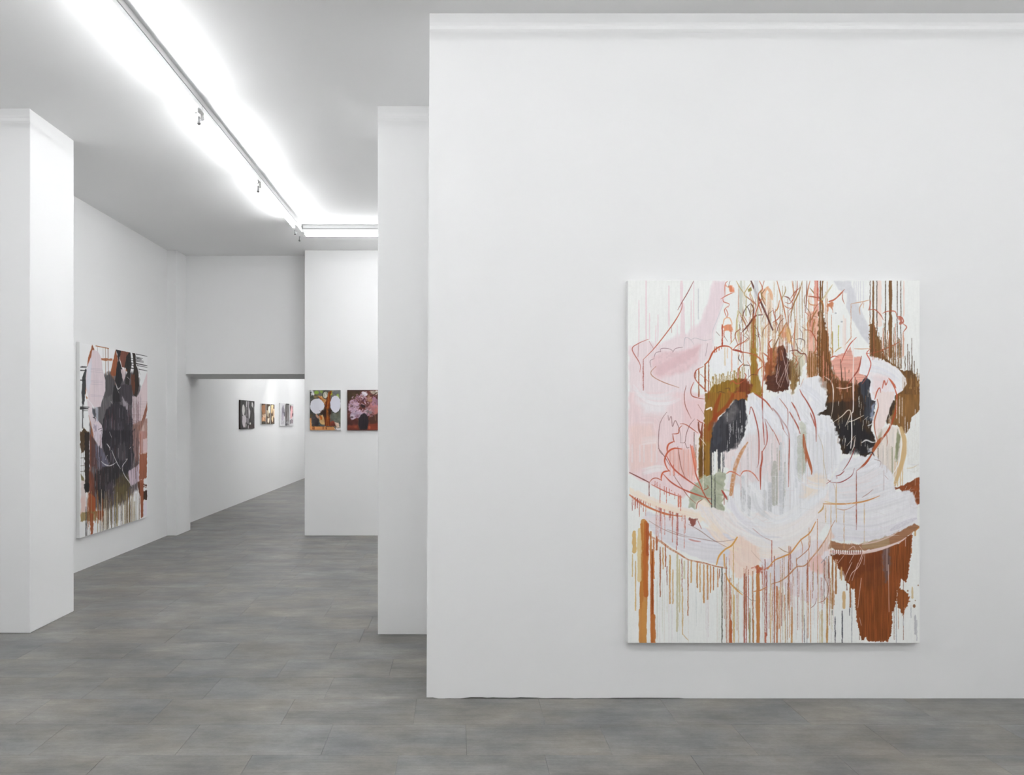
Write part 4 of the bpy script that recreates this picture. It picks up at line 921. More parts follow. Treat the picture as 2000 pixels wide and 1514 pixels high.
    lines([[(762, 885), (782, 780), (850, 812), (880, 862)], [(850, 805), (900, 786), (1010, 815), (1090, 796)]], 1.0, (176, 164, 176), a=0.85)
    S.stroke([(432, 1122), (372, 1190), (400, 1245), (520, 1310), (705, 1375)], 1.8, (172, 116, 84), 0.95); S.stroke([(790, 1350), (770, 1440), (768, 1514)], 1.6, (150, 90, 76), 0.9)
    S.stroke([(1230, 380), (1160, 560), (1100, 720), (1110, 850)], 1.2, (186, 186, 196), 0.8)
    S.fill([(1250, 160), (1340, 170), (1365, 235), (1320, 250), (1290, 190)], (214, 122, 84), 0.9, 3, 2, 4, 0.1)
    lines([[(1280, 112), (1252, 150), (1250, 290)], [(1350, 245), (1280, 275), (1200, 322)], [(1225, 310), (1235, 355), (1300, 382), (1284, 425)], [(1285, 405), (1245, 455), (1272, 545)], [(1262, 440), (1285, 500), (1272, 545)]], 2, (186, 92, 66), a=0.95)
    S.fill([(1220, 640), (1335, 622), (1335, 700), (1240, 702)], (212, 138, 102), 0.95, 2, 2, 4, 0.1); S.stroke([(1225, 640), (1245, 560), (1300, 545), (1330, 600), (1332, 640)], 3, (220, 172, 136), 0.9)
    S.drip(1218, 630, 880, 3.4, (172, 76, 48)); S.drip(1322, 690, 840, 2.4, (184, 96, 66)); S.drip(1238, 690, 780, 2, (180, 90, 60))
    lines([[(1145, 710), (1190, 760)], [(1240, 760), (1280, 825)], [(1460, 750), (1530, 795)]], 1.8, (110, 70, 60), a=0.9)
    S.fill([(1070, 1060), (1120, 960), (1230, 900), (1330, 930), (1390, 1010), (1400, 1130), (1300, 1180), (1200, 1215), (1110, 1180), (1075, 1130)], (230, 231, 232), 0.97, 3, 1.5)
    for x, y1, c in ((1250, 1110, (214, 190, 150)), (1330, 1180, (220, 160, 130)), (1280, 1020, (222, 196, 170))): S.drip(x, 900, y1, 3, c, 0.75)
    S.stroke([(1010, 1102), (1060, 1050), (1110, 950), (1190, 888), (1290, 885), (1345, 930)], 3.8, (176, 80, 46), 0.97, (0.6, 0.4))
    for x, y1 in ((1130, 960), (1150, 950), (1180, 930), (1210, 915)): S.drip(x, 890, y1, 1.8, (178, 84, 50))
    for x, y0, y1, w in ((1015, 1095, 1420, 4), (940, 1150, 1480, 3.4), (1058, 1060, 1500, 2.6), (905, 1170, 1260, 2)): S.drip(x, y0, y1, w, (150, 84, 42))
    lines([[(995, 1122), (910, 1170), (890, 1250), (950, 1340), (1050, 1435)], [(960, 1215), (1050, 1300)], [(880, 1310), (845, 1400), (860, 1470), (940, 1500), (1010, 1510)], [(960, 1340), (1040, 1420)]], 2.3, (168, 76, 52), a=0.95)
    # stick, twigs and buds
    S.stroke([(1560, 108), (1615, 240), (1690, 390), (1817, 690)], 5, (92, 50, 42), 0.95, (0.8, 0.7)); S.stroke([(1700, 400), (1740, 500)], 1.6, (196, 150, 140), 0.9)
    lines([[(1695, 510), (1610, 525), (1530, 630), (1455, 715)], [(1560, 380), (1590, 440), (1580, 560)]], 4.4, (98, 54, 44), a=0.95)
    lines([[(1562, 370), (1500, 430), (1460, 520), (1440, 610)], [(1490, 400), (1530, 440), (1555, 530)], [(1600, 640), (1640, 700), (1648, 772), (1605, 740)], [(1420, 985), (1412, 1030), (1450, 1080)], [(1470, 1112), (1500, 1106), (1545, 1114)], [(1420, 625), (1440, 700)], [(1310, 112), (1290, 180)]], 2.2, (84, 62, 54), a=0.92)
    for x, y0, y1, w, c in ((1440, 108, 480, 7, (196, 198, 186)), (1480, 108, 380, 5, (212, 210, 200)), (1620, 108, 300, 9, (204, 206, 208)), (1636, 300, 940, 4, (190, 186, 160)), (1585, 500, 900, 4, (160, 90, 50)), (1440, 720, 960, 3, (156, 66, 46)), (1400, 460, 760, 2, (196, 190, 140)), (1500, 260, 520, 2.4, (170, 158, 100)), (1690, 640, 980, 3, (214, 200, 170)), (1410, 700, 820, 5, (206, 186, 140)), (1665, 900, 1060, 3, (206, 150, 110))):
        S.drip(x, y0, y1, w, c, 0.85)
    lines([[(1385, 108), (1430, 190), (1480, 260)], [(1560, 130), (1500, 220), (1480, 270), (1540, 330)], [(1545, 240), (1580, 330), (1585, 430), (1560, 480)], [(1410, 460), (1450, 520), (1500, 620)], [(1420, 480), (1390, 560), (1375, 760), (1310, 860)]], 2, (176, 144, 76), a=0.9)
    S.fill([(1520, 210), (1560, 180), (1570, 220), (1530, 240)], (140, 126, 60), 0.9, 2)
    lines([[(1660, 108), (1695, 200), (1650, 260), (1650, 380), (1695, 510)], [(1715, 108), (1690, 200)], [(1700, 280), (1620, 470), (1600, 620)], [(1350, 920), (1400, 870), (1480, 830), (1530, 780)], [(1350, 930), (1450, 950), (1600, 985), (1690, 1060), (1712, 1150)], [(1470, 1085), (1412, 1160), (1405, 1330)], [(1690, 960), (1712, 1100), (1700, 1300), (1690, 1420)], [(1810, 800), (1772, 850), (1800, 930)], [(1700, 960), (1750, 1000), (1800, 1060)], [(1310, 1330), (1340, 1295), (1400, 1330), (1480, 1290)], [(1480, 1200), (1500, 1230), (1480, 1290)], [(1620, 1230), (1650, 1160), (1700, 1120)]], 2.8, (176, 90, 58), a=0.93)
    S.stroke([(1350, 925), (1420, 940), (1460, 955)], 5, (150, 58, 40), 0.95)
    S.stroke([(1760, 180), (1700, 260), (1720, 380)], 8, (224, 176, 138), 0.8); S.stroke([(1750, 185), (1790, 240), (1810, 330)], 6, (222, 170, 130), 0.8); S.drip(1735, 620, 780, 5, (226, 196, 160), 0.7)
    lines([[(1160, 1440), (1190, 1420), (1250, 1440)], [(1250, 1390), (1300, 1380), (1310, 1420)], [(1530, 1250), (1570, 1220), (1640, 1225)], [(1530, 1160), (1532, 1260)], [(1540, 1280), (1580, 1360)]], 1.8, (96, 62, 44), a=0.9)
    t(2)
    tw = [(180, 104, 60), (164, 84, 54), (190, 120, 70), (150, 110, 60), (120, 66, 48)]
    L = [[(50, 108), (100, 300), (140, 470), (165, 610)], [(290, 108), (282, 230), (210, 370), (150, 362)], [(230, 108), (248, 250), (240, 345)], [(350, 108), (320, 220), (285, 300), (250, 380), (220, 490), (205, 605)], [(405, 108), (402, 260), (390, 480)], [(442, 108), (420, 200), (402, 330)],
         [(420, 288), (480, 296), (540, 310)], [(415, 340), (450, 388), (530, 395)], [(600, 108), (572, 240), (582, 380), (605, 490)], [(140, 290), (190, 310), (210, 350)], [(140, 400), (170, 425), (210, 432)], [(0, 430), (30, 560), (60, 700)], [(80, 340), (60, 430), (20, 480)], [(160, 600), (110, 700), (60, 800), (30, 900)],
         [(160, 610), (200, 700), (230, 900), (245, 1010)], [(270, 560), (255, 780), (250, 1000)], [(370, 690), (450, 700), (505, 790), (540, 870), (480, 970)], [(440, 560), (410, 620), (430, 720)], [(500, 560), (480, 640), (470, 720)], [(500, 975), (560, 1000), (610, 1050)], [(600, 1240), (680, 1220), (760, 1245), (800, 1300)],
         [(390, 480), (430, 520)], [(530, 340), (590, 360), (610, 480)], [(440, 190), (480, 240), (490, 260)], [(200, 940), (280, 930), (330, 970), (390, 980), (395, 1080)], [(330, 970), (360, 900)], [(0, 600), (60, 560), (100, 500)], [(60, 760), (120, 690), (150, 620)], [(20, 800), (10, 960), (20, 1100)], [(480, 520), (530, 540)]]
    for i, q in enumerate(L): S.stroke(q, 2.4 if i % 3 else 3, tw[i % 5], 0.93)
    S.fill([(165, 620), (200, 690), (235, 860), (180, 840), (150, 720)], (220, 176, 116), 0.8, 4, 2, 6, 0.08); S.fill([(110, 740), (150, 640), (165, 760), (120, 820)], (206, 130, 90), 0.7, 5, 3)
    lines([[(270, 802), (330, 794), (378, 822), (372, 900)], [(0, 960), (30, 860), (60, 800)], [(345, 650), (400, 690)], [(380, 400), (430, 460)]], 1.8, (96, 70, 60), a=0.9)
    S.stroke([(710, 150), (650, 240), (590, 330)], 4, (206, 194, 158), 0.9, (0.3, 0.9)); S.stroke([(290, 1000), (330, 1000)], 3, (176, 120, 76), 0.8)
    S.fill([(645, 385), (700, 345), (722, 345), (712, 475), (690, 410), (660, 420), (655, 470), (640, 500)], (194, 124, 88), 0.95, 1.6, 1.4, 3, 0.1); S.stroke([(850, 208), (800, 265), (735, 325), (670, 352)], 3.4, (182, 100, 74), 0.97, (0.3, 1)); S.stroke([(832, 242), (826, 310), (850, 380)], 1.8, (176, 96, 74), 0.95)
    for x, y in ((748, 490), (820, 592)): S.stroke([(x - 4, y), (x + 4, y)], 4, (170, 172, 178), 0.9, (1, 1))
    S.drip(780, 640, 900, 2, (176, 164, 70), 0.9); S.stroke([(785, 640), (775, 760)], 4.5, (196, 190, 110), 0.8); S.drip(708, 710, 960, 3, (170, 146, 80), 0.9); S.stroke([(740, 950), (770, 920), (815, 895)], 3, (196, 170, 110), 0.9)
    S.stroke([(680, 900), (710, 930), (705, 1010)], 3.4, (190, 130, 84), 0.8); S.drip(928, 380, 800, 1.6, (206, 160, 130), 0.9)
    lines([[(1155, 332), (1060, 355), (930, 378)], [(1070, 360), (1030, 430), (1036, 505)], [(1080, 370), (1074, 430)], [(965, 912), (1060, 915), (1150, 910)], [(935, 770), (890, 830), (860, 862)]], 2.1, (204, 156, 122), a=0.93)
    lines([[(1140, 452), (1210, 448), (1275, 505), (1312, 570)], [(1305, 492), (1360, 468), (1450, 470), (1470, 530)], [(1470, 530), (1530, 540), (1552, 590), (1535, 610)], [(1545, 615), (1588, 655), (1550, 712)], [(1160, 345), (1150, 420), (1135, 455)]], 2.6, (180, 96, 74), a=0.95)
    S.fill([(1480, 530), (1540, 545), (1552, 600), (1515, 620)], (180, 90, 70), 0.8, 2.5, 2); S.stroke([(1170, 970), (1290, 932), (1440, 865), (1515, 820)], 2.4, (166, 84, 58), 0.95)
    for x in (1200, 1310, 1385, 1455): S.drip(x, 560 + x % 200, 1000, 2, (188, 110, 80), 0.7)
    lines([[(992, 778), (915, 860), (850, 980), (808, 1085)], [(1165, 905), (1115, 965), (1150, 1040), (1162, 1110), (1120, 1240), (1062, 1330)], [(1190, 950), (1188, 1045)], [(680, 1025), (730, 1000), (780, 1012)], [(1110, 970), (1175, 965)]], 2.6, (184, 88, 70), a=0.95)
    lines([[(1052, 1000), (1020, 1150), (960, 1240), (882, 1350)]], 3.4, (150, 74, 58), a=0.95)
    lines([[(802, 1040), (815, 1200), (818, 1375)], [(856, 1135), (866, 1370)], [(905, 1165), (903, 1195)]], 2.4, (88, 58, 40), a=0.95)
    lines([[(1210, 1514), (1238, 1420), (1268, 1378), (1280, 1432)], [(1300, 1382), (1322, 1292), (1342, 1342), (1368, 1280)], [(1375, 1262), (1430, 1345), (1465, 1440), (1475, 1514)]], 3, (188, 92, 68), a=0.97)
    S.stroke([(1385, 1270), (1440, 1340), (1462, 1380)], 4.6, (192, 98, 70), 0.9)
    S.stroke([(960, 780), (958, 1000), (952, 1300), (955, 1514)], 2.6, (230, 220, 216), 0.95, (0.5, 1)); S.stroke([(612, 1240), (685, 1295), (715, 1375), (720, 1514)], 3.2, (226, 216, 206), 0.95); S.stroke([(755, 1375), (850, 1384), (935, 1360)], 3, (224, 200, 184), 0.95)
    lines([[(62, 1095), (45, 1290), (90, 1370)], [(90, 1110), (40, 1310)], [(105, 930), (165, 1180), (232, 1490)], [(190, 1100), (95, 1370)], [(150, 1130), (60, 1390)], [(130, 1200), (60, 1330)], [(30, 1250), (70, 1180)], [(240, 1260), (280, 1180)], [(180, 1060), (150, 1180), (180, 1330)]], 1.4, (222, 196, 190), a=0.9)
    S.stroke([(320, 1395), (350, 1460), (390, 1514)], 2.6, (170, 80, 62), 0.9); S.stroke([(365, 1270), (330, 1360)], 2.4, (206, 150, 120), 0.8)
    t(0)
    pal = [(172, 92, 62), (150, 72, 52), (186, 118, 72), (140, 100, 56), (104, 66, 50), (160, 134, 80)]
    for i in range(46):
        x = 450 + S.rs.rand() * 360; y = 15 + S.rs.rand() * 330
        d = (S.rs.rand() - 0.5) * 46; e = (S.rs.rand() - 0.5) * 40
        S.stroke([(x, y), (x + d, y + 16 + S.rs.rand() * 14), (x + d + e, y + 34 + S.rs.rand() * 40)], 1.2 + S.rs.rand() * 1.2, pal[S.rs.randint(6)], 0.85)
    for i in range(34):
        x = 400 + S.rs.rand() * 440; y0 = 1150 + S.rs.rand() * 120
        S.drip(x, y0, y0 + 60 + S.rs.rand() * 260, 0.9 + S.rs.rand() * 0.8, pal[S.rs.randint(6)], 0.5 + 0.4 * S.rs.rand(), 0.8, 0.3)
    for i in range(40):
        x = 500 + S.rs.rand() * 360; y0 = 560 + S.rs.rand() * 260
        S.drip(x, y0, y0 + 60 + S.rs.rand() * 160, 0.8 + S.rs.rand(), [(196, 200, 206), (232, 232, 234), (206, 204, 196), (214, 196, 192)][i % 4], 0.6, 0.7, 0.2)
    t(0)
    for q, w, c in (([(520, 490), (560, 560), (600, 640)], 12, (196, 204, 220)), ([(600, 520), (650, 590), (690, 680)], 12, (200, 206, 220)), ([(720, 440), (770, 470), (820, 520)], 16, (200, 206, 220)), ([(700, 520), (740, 580), (790, 640)], 12, (204, 208, 218)),
                    ([(840, 600), (850, 680), (860, 760)], 12, (206, 206, 214)), ([(900, 800), (980, 790), (1060, 760)], 12, (206, 202, 212)), ([(870, 950), (1000, 940), (1140, 900)], 10, (204, 202, 214)), ([(880, 1020), (1000, 1030), (1130, 1000)], 10, (204, 200, 214)),
                    ([(450, 1000), (540, 1060), (640, 1070)], 9, (208, 204, 214)), ([(520, 880), (540, 950), (600, 1000)], 9, (196, 200, 204)), ([(430, 900), (450, 970), (520, 1040)], 8, (206, 200, 216)), ([(200, 1060), (320, 1100), (410, 1110)], 14, (206, 202, 214))):
        S.brush(q, w, [c, [min(255, v + 14) for v in c]], a=0.42)
    for i in range(50):
        x = 440 + S.rs.rand() * 760; y = 760 + S.rs.rand() * 300
        S.stroke([(x, y), (x + 26, y + 4 + S.rs.randn() * 8), (x + 60, y - 2 + S.rs.randn() * 12)], 1.0 + S.rs.rand(), [(204, 202, 212), (234, 233, 232), (222, 208, 206), (212, 208, 200)][i % 4], 0.5)
    t(0)
    for x, y0, y1, w, c in ((500, 700, 860, 5, (196, 186, 186)), (540, 640, 800, 4, (206, 196, 198)), (575, 620, 780, 5, (210, 200, 202)), (668, 560, 760, 4, (200, 204, 210)), (690, 560, 700, 5, (206, 210, 216)), (770, 560, 740, 5, (206, 208, 214)), (806, 580, 760, 5, (204, 206, 214)),
                            (848, 640, 780, 5, (206, 204, 210)), (470, 760, 900, 4, (214, 190, 186)), (600, 680, 900, 3, (178, 176, 172)), (622, 700, 940, 3, (160, 164, 150)), (648, 800, 950, 3, (166, 172, 168)), (1060, 620, 780, 6, (206, 196, 190)), (1080, 640, 800, 4, (190, 180, 168))):
        S.drip(x, y0, y1, w, c, 0.55, 0.7, 0.5, 0.2)
    for i in range(60):
        x = 395 + S.rs.rand() * 470; y0 = 1180 + S.rs.rand() * 140
        S.drip(x, y0, y0 + 80 + S.rs.rand() * 240, 0.8 + S.rs.rand() * 1.3, [(176, 108, 78), (200, 150, 104), (214, 196, 190), (196, 186, 150), (150, 84, 70), (206, 200, 196)][S.rs.randint(6)], 0.4 + 0.4 * S.rs.rand(), 0.8, 0.2)
    t(2)
    S.drips(530, 690, lambda x: 480 + abs(x - 580) * 3.2, 1150, 1290, 16, 1.9, [(96, 62, 34), (124, 84, 46), (150, 100, 58)], (0.6, 0.95), 200)
    S.drips(590, 760, lambda x: 900 + (x - 590) * 1.6, 1260, 1400, 16, 1.9, [(84, 54, 30), (104, 68, 38), (206, 140, 116)], (0.6, 0.95), 120)
    S.drips(1150, 1560, lambda x: 420 + abs(x - 1200) * 1.2, 1000, 1080, 26, 1.7, [(120, 84, 46), (92, 64, 38), (216, 176, 150), (150, 104, 60)], (0.6, 0.95), 300)
    S.drips(1540, 1740, 1180, 1360, 1510, 22, 1.3, [(150, 112, 64), (96, 68, 40), (176, 140, 92)], (0.5, 0.9), 220)
    S.drips(400, 520, 900, 1200, 1250, 9, 2.2, [(130, 92, 50), (150, 104, 60)], (0.6, 0.95), 160)
    S.drips(200, 330, 980, 1280, 1360, 9, 2.0, [(120, 92, 50), (146, 116, 66), (100, 70, 40)], (0.6, 0.9), 160)
    # cooler passages settle towards neutral white
    a = S.arr; d = np.clip(a[..., 2] - a[..., 0], 0, 1) * (a.min(axis=2) > 0.6)
    a[..., 0] += d * 0.7; a[..., 1] += np.clip(a[..., 2] - a[..., 1], 0, 1) * 0.62 * (a.min(axis=2) > 0.6)
    lum = a.mean(axis=2, keepdims=True)
    S.arr = np.clip(a - (1 - lum) * lum * 0.09 * (lum < 0.8), 0, 1)
    # fine unevenness of the ground and thin paint
    n = S.noise(S.arr.shape[:2], 26, 2.2) * 0.010 + S.noise(S.arr.shape[:2], 3, 3) * 0.008
    S.arr = np.clip(S.arr * (1 + n[..., None]), 0, 1)
    return S
def self_noise(x): return 120 * math.sin(x * 0.13)
def blob(cx, cy, rx, ry, n=14, j=0.0, rs=None):
    return [(cx + rx * math.cos(2 * math.pi * k / n) * (1 + (rs.randn() * j if rs is not None else 0)),
             cy + ry * math.sin(2 * math.pi * k / n) * (1 + (rs.randn() * j if rs is not None else 0))) for k in range(n)]

def paint_dark():
    """tall dark canvas: black and plum strokes like hanging leaves, rust bars, grid lines, ochre runs below"""
    S = Sheet(320, 394, 1.3, (226, 226, 226), 3)
    # study sheets were drawn in perspective: straighten them onto the canvas
    def homog(src, dst):
        A = []
        for (x, y), (u, v) in zip(src, dst):
            A += [[x, y, 1, 0, 0, 0, -u * x, -u * y, u], [0, 0, 0, x, y, 1, -v * x, -v * y, v]]
        A = np.array(A, float); h = np.linalg.solve(A[:, :8], A[:, 8])
        def f(p):
            d = h[6] * p[0] + h[7] * p[1] + 1
            return ((h[0] * p[0] + h[1] * p[1] + h[2]) / d, (h[3] * p[0] + h[4] * p[1] + h[5]) / d)
        return f
    # corners in sheet A (upper part, 7.573 per unit from 150,660) and sheet B (lower part, 7.207 per unit from 150,850)
    C = [(159.5, 669.3), (288.0, 697.7), (287.5, 1010.6), (160.3, 1048.5)]
    D = [(0, 0), (320, 0), (320, 394), (0, 394)]
    A = homog([((x - 150) * 7.573, (y - 660) * 7.57) for x, y in C], D)
    B = homog([((x - 150) * 7.207, (y - 850) * 7.21) for x, y in C], D)
    K, PL, PKc, RU, BN, OL = (42, 40, 42), (68, 62, 72), (212, 196, 198), (150, 84, 52), (80, 56, 44), (112, 96, 58)
    # thin dark ground first, so that no bare canvas is left between the strokes
    S.map = B
    S.fill([(210, -300), (420, -420), (800, -420), (890, -60), (880, 420), (860, 780), (700, 940), (420, 1040), (240, 1060), (205, 480)], (92, 82, 84), 0.9, 10, 5, 9, 0.35)
    S.fill([(90, 640), (160, 600), (160, 1080), (90, 1090)], (206, 190, 186), 0.8, 5, 3)
    S.map = A
    S.fill([(400, 560), (520, 520), (560, 600), (600, 480), (680, 480), (740, 560), (820, 500), (930, 620), (950, 900), (900, 1330), (820, 1514), (400, 1514), (280, 1100), (400, 900)], (88, 82, 86), 0.92, 8, 4, 8, 0.35)
    S.fill([(520, 540), (560, 600), (590, 700), (560, 720), (500, 620)], (130, 82, 62), 0.9, 4, 3)
    # pale leaf on the left, pinks on the right
    S.fill([(940, 800), (1045, 530), (1045, 960), (950, 1270), (880, 1300), (900, 900)], (218, 200, 202), 0.95, 3, 1, 8, 0.03)
    S.fill([(820, 880), (960, 860), (940, 1300), (830, 1300)], (202, 186, 190), 0.9, 4, 2, 6, 0.1)
    S.fill([(170, 900), (250, 1000), (300, 1180), (390, 1300), (400, 1514), (260, 1514), (220, 1250), (190, 1050)], (214, 202, 206), 0.95, 2, 1, 6, 0.06)
    # rust bars
    S.fill([(250, 110), (280, 180), (240, 300), (200, 460), (178, 420), (190, 320)], RU, 0.95, 2, 1, 4, 0.12)
    S.fill([(150, 560), (170, 700), (160, 860), (190, 900), (170, 910), (145, 800)], (156, 92, 54), 0.9, 2)
    S.fill([(590, 175), (620, 330), (600, 560), (560, 590), (510, 540), (550, 350)], RU, 0.97, 2, 1, 5, 0.12)
    S.fill([(300, 120), (350, 120), (490, 155), (490, 175), (350, 145), (300, 135)], (160, 100, 60), 0.9, 1.5)
    S.fill([(375, 305), (540, 325), (540, 350), (380, 345)], (164, 96, 60), 0.9, 1.5, 1)
    for x, w in ((440, 4.5), (478, 6), (325, 2), (405, 1.6)): S.stroke([(x, 150), (x + 5, 560 if w > 3 else 300)], w, (126, 82, 50) if w > 3 else (110, 90, 76), 0.9)
    S.fill([(640, 190), (800, 215), (770, 320), (720, 460), (680, 440), (650, 330)], (124, 74, 60), 0.97, 2, 2, 5, 0.15)
    S.fill([(740, 400), (790, 380), (760, 520), (730, 500)], (150, 84, 54), 0.9, 2)
    # dark leaves
    S.fill([(590, 178), (670, 195), (640, 330), (680, 470), (680, 640), (640, 780), (580, 650), (600, 470), (625, 330)], K, 0.97, 2, 1.5, 5, 0.2)
    S.fill([(740, 300), (800, 210), (815, 400), (800, 560), (780, 720), (720, 690), (730, 600), (760, 520), (720, 440)], (48, 44, 42), 0.97, 2, 1.5, 5, 0.2)
    S.fill([(830, 225), (868, 228), (880, 400), (915, 520), (925, 720), (890, 890), (840, 860), (820, 640), (850, 480)], (56, 46, 40), 0.97, 2, 1.5, 5, 0.25)
    S.fill([(810, 560), (860, 560), (870, 780), (850, 870), (810, 720)], (112, 64, 46), 0.9, 3, 2, 5, 0.15)
    S.fill([(660, 480), (720, 470), (730, 560), (700, 660), (680, 600)], (206, 188, 190), 0.85, 3, 2, 4, 0.1)
    S.fill([(170, 480), (150, 460), (110, 600), (100, 860), (110, 1000), (135, 1000), (150, 880), (165, 700)], (62, 64, 66), 0.95, 2, 1.5, 5, 0.2)
    S.drip(115, 1000, 1330, 4, (86, 84, 84), 0.8); S.drip(128, 1000, 1180, 2, (86, 84, 84), 0.8)
    S.fill([(430, 600), (500, 540), (570, 640), (590, 800), (560, 980), (480, 1060), (430, 1000), (440, 800)], (84, 82, 84), 0.96, 3, 2, 6, 0.25)
    S.fill([(340, 1060), (420, 900), (540, 860), (560, 1020), (460, 1200), (420, 1300), (340, 1220)], (104, 100, 102), 0.95, 4, 3, 6, 0.3)
    S.fill([(570, 700), (640, 780), (660, 960), (560, 1010), (540, 900)], K, 0.95, 3, 2, 5, 0.2)
    S.fill([(660, 700), (820, 720), (830, 980), (800, 1010), (720, 940), (690, 870), (660, 960), (640, 800)], (70, 64, 70), 0.95, 3, 2, 6, 0.3)
    S.fill([(680, 880), (720, 940), (770, 1000), (760, 1140), (700, 1040)], (186, 176, 184), 0.6, 4, 3, 4, 0.3)
    S.fill([(440, 1080), (520, 1000), (600, 950), (700, 1020), (780, 1120), (830, 1230), (820, 1514), (400, 1514), (400, 1300)], (58, 54, 60), 0.97, 3, 3, 6, 0.3)
    for i in range(70):
        x = 420 + S.rs.rand() * 400; y = 1000 + S.rs.rand() * 380
        S.drip(x, y, y + 60 + S.rs.rand() * 160, 1.2 + S.rs.rand() * 2.2, [(88, 80, 90), (104, 98, 108), (40, 38, 42), (128, 122, 130), (84, 56, 60)][S.rs.randint(5)], 0.6)
    # pale leaf proper
    S.fill([(250, 190), (330, 200), (380, 300), (400, 470), (440, 640), (440, 800), (400, 900), (370, 1030), (280, 1030), (200, 920), (165, 760), (160, 560), (190, 400), (235, 290)], (210, 196, 200), 0.98, 2, 1, 6, 0.05)
    S.fill([(245, 300), (180, 430), (165, 700), (200, 840), (230, 700), (240, 480)], (206, 208, 216), 0.8, 5, 2, 6, 0.03)
    for y in (460, 480, 510, 640, 660, 690, 850, 870): S.stroke([(230, y), (400, y + 14)], 1.5, (170, 160, 172), 0.7)
    for x in (285, 320, 350, 375): S.stroke([(x, 540), (x, 960)], 1.6, (176, 160, 172), 0.7, dry=0.2)
    S.fill([(250, 1050), (290, 1060), (300, 1180), (280, 1200), (255, 1120)], (76, 80, 88), 0.9, 3, 2); S.fill([(300, 1040), (340, 1050), (335, 1240), (310, 1240)], (168, 172, 184), 0.8, 3, 2, 5, 0.1)
    S.fill([(260, 1290), (330, 1280), (400, 1330), (395, 1440), (370, 1514), (290, 1514)], (206, 194, 202), 0.95, 3, 2, 5, 0.1); S.fill([(270, 1290), (310, 1300), (330, 1420), (290, 1400)], (130, 120, 140), 0.6, 4, 3)
    for q in ([(340, 1360), (400, 1340)], [(360, 1390), (400, 1370)], [(260, 1180), (300, 1200), (290, 1260)], [(365, 1470), (378, 1490)]): S.stroke(q, 2, (60, 54, 60), 0.9)
    # grid lines at the edges
    for y, x0, x1, w in ((440, 85, 170, 2), (488, 85, 170, 2.4), (632, 85, 150, 2.4), (1028, 85, 210, 2.2), (1050, 85, 195, 4), (1080, 110, 190, 1.4), (430, 100, 180, 1.2)): S.stroke([(x0, y), (x1, y + 4)], w, (48, 46, 48), 0.92, (1, 0.6))
    for k, (y, x0, x1) in enumerate(((230, 860, 960), (255, 880, 1045), (300, 880, 980), (320, 890, 960), (340, 880, 990), (360, 890, 990), (395, 880, 1045), (425, 900, 1045), (480, 920, 1045), (452, 760, 900), (300, 740, 860), (330, 740, 850), (370, 740, 850), (405, 760, 880))):
        S.stroke([(x0, y), (x1, y + (x1 - x0) * 0.22)], 1.8 if k % 3 else 3, (46, 44, 46), 0.92, (1, 0.5))
    S.stroke([(870, 300), (940, 560)], 1.8, (46, 44, 46), 0.9)
    S.fill([(1040, 960), (1045, 1070), (1020, 1200), (940, 1390), (900, 1350), (960, 1240), (1010, 1080)], (150, 88, 66), 0.95, 2, 1, 5, 0.1)
    for i in range(16): S.stroke([(720 + S.rs.rand() * 120, 960 + i * 20), (1040, 965 + i * 22)], 0.9, (120, 100, 106), 0.5)
    for y in (1150, 1240, 1260): S.stroke([(740, y), (1040, y + 12)], 1.4, (110, 84, 84), 0.7)
    for y in range(970, 1320, 26): S.stroke([(912 + S.rs.rand() * 16, y), (920, y + 12)], 2.6, (60, 46, 48), 0.8)
    for i in range(18):
        x = 840 + S.rs.rand() * 120; S.drip(x, 880 + S.rs.rand() * 200, 1150 + S.rs.rand() * 300, 1.4, [(120, 90, 86), (92, 64, 60), (200, 180, 184)][i % 3], 0.7)
    S.fill([(835, 1290), (960, 1250), (1045, 1200), (1045, 1514), (830, 1514)], (150, 112, 100), 0.8, 4, 3, 6, 0.25)
    S.fill([(960, 1400), (1000, 1270), (1010, 1514), (960, 1514)], (206, 180, 176), 0.8, 3, 2)
    S.fill([(200, 1150), (230, 1260), (265, 1400), (270, 1514), (230, 1514), (235, 1330)], (150, 90, 60), 0.9, 3, 1, 5, 0.1)
    S.fill([(85, 1430), (130, 1330), (180, 1390), (210, 1460), (205, 1530), (85, 1530)], (84, 64, 42), 0.97, 2, 2, 5, 0.2)
    S.map = B
    S.fill([(80, -40), (200, -40), (195, 200), (140, 220), (90, 250), (80, 190)], (88, 66, 44), 0.95, 2, 2, 5, 0.2)
    S.fill([(135, -40), (200, -40), (205, 500), (200, 800), (150, 800), (140, 500)], (52, 42, 36), 0.97, 2, 2, 5, 0.25)
    S.fill([(260, -40), (380, -40), (375, 190), (320, 180), (280, 80)], (206, 196, 204), 0.95, 3, 2, 5, 0.1)
    S.fill([(210, 0), (260, 40), (330, 240), (300, 460), (240, 440), (215, 220)], (96, 66, 62), 0.9, 4, 2, 6, 0.2)
    S.fill([(280, 130), (370, 190), (440, 330), (480, 440), (330, 480), (290, 320)], (98, 96, 112), 0.95, 4, 2, 6, 0.25)
    S.fill([(380, -60), (820, -60), (830, 200), (790, 460), (720, 560), (720, 700), (660, 560), (500, 560), (480, 420), (430, 300), (375, 150)], (50, 46, 52), 0.98, 3, 3, 6, 0.3)
    S.fill([(600, 140), (690, 110), (690, 380), (600, 330)], (92, 88, 90), 0.6, 6, 3, 5, 0.3)
    S.fill([(320, 480), (480, 420), (680, 460), (640, 620), (540, 700), (500, 900), (420, 1040), (360, 1000), (290, 780), (280, 560)], (48, 44, 46), 0.97, 4, 4, 6, 0.3)
    S.fill([(440, 700), (520, 640), (520, 900), (460, 1000), (400, 1010)], (92, 80, 88), 0.7, 5, 4, 5, 0.3)
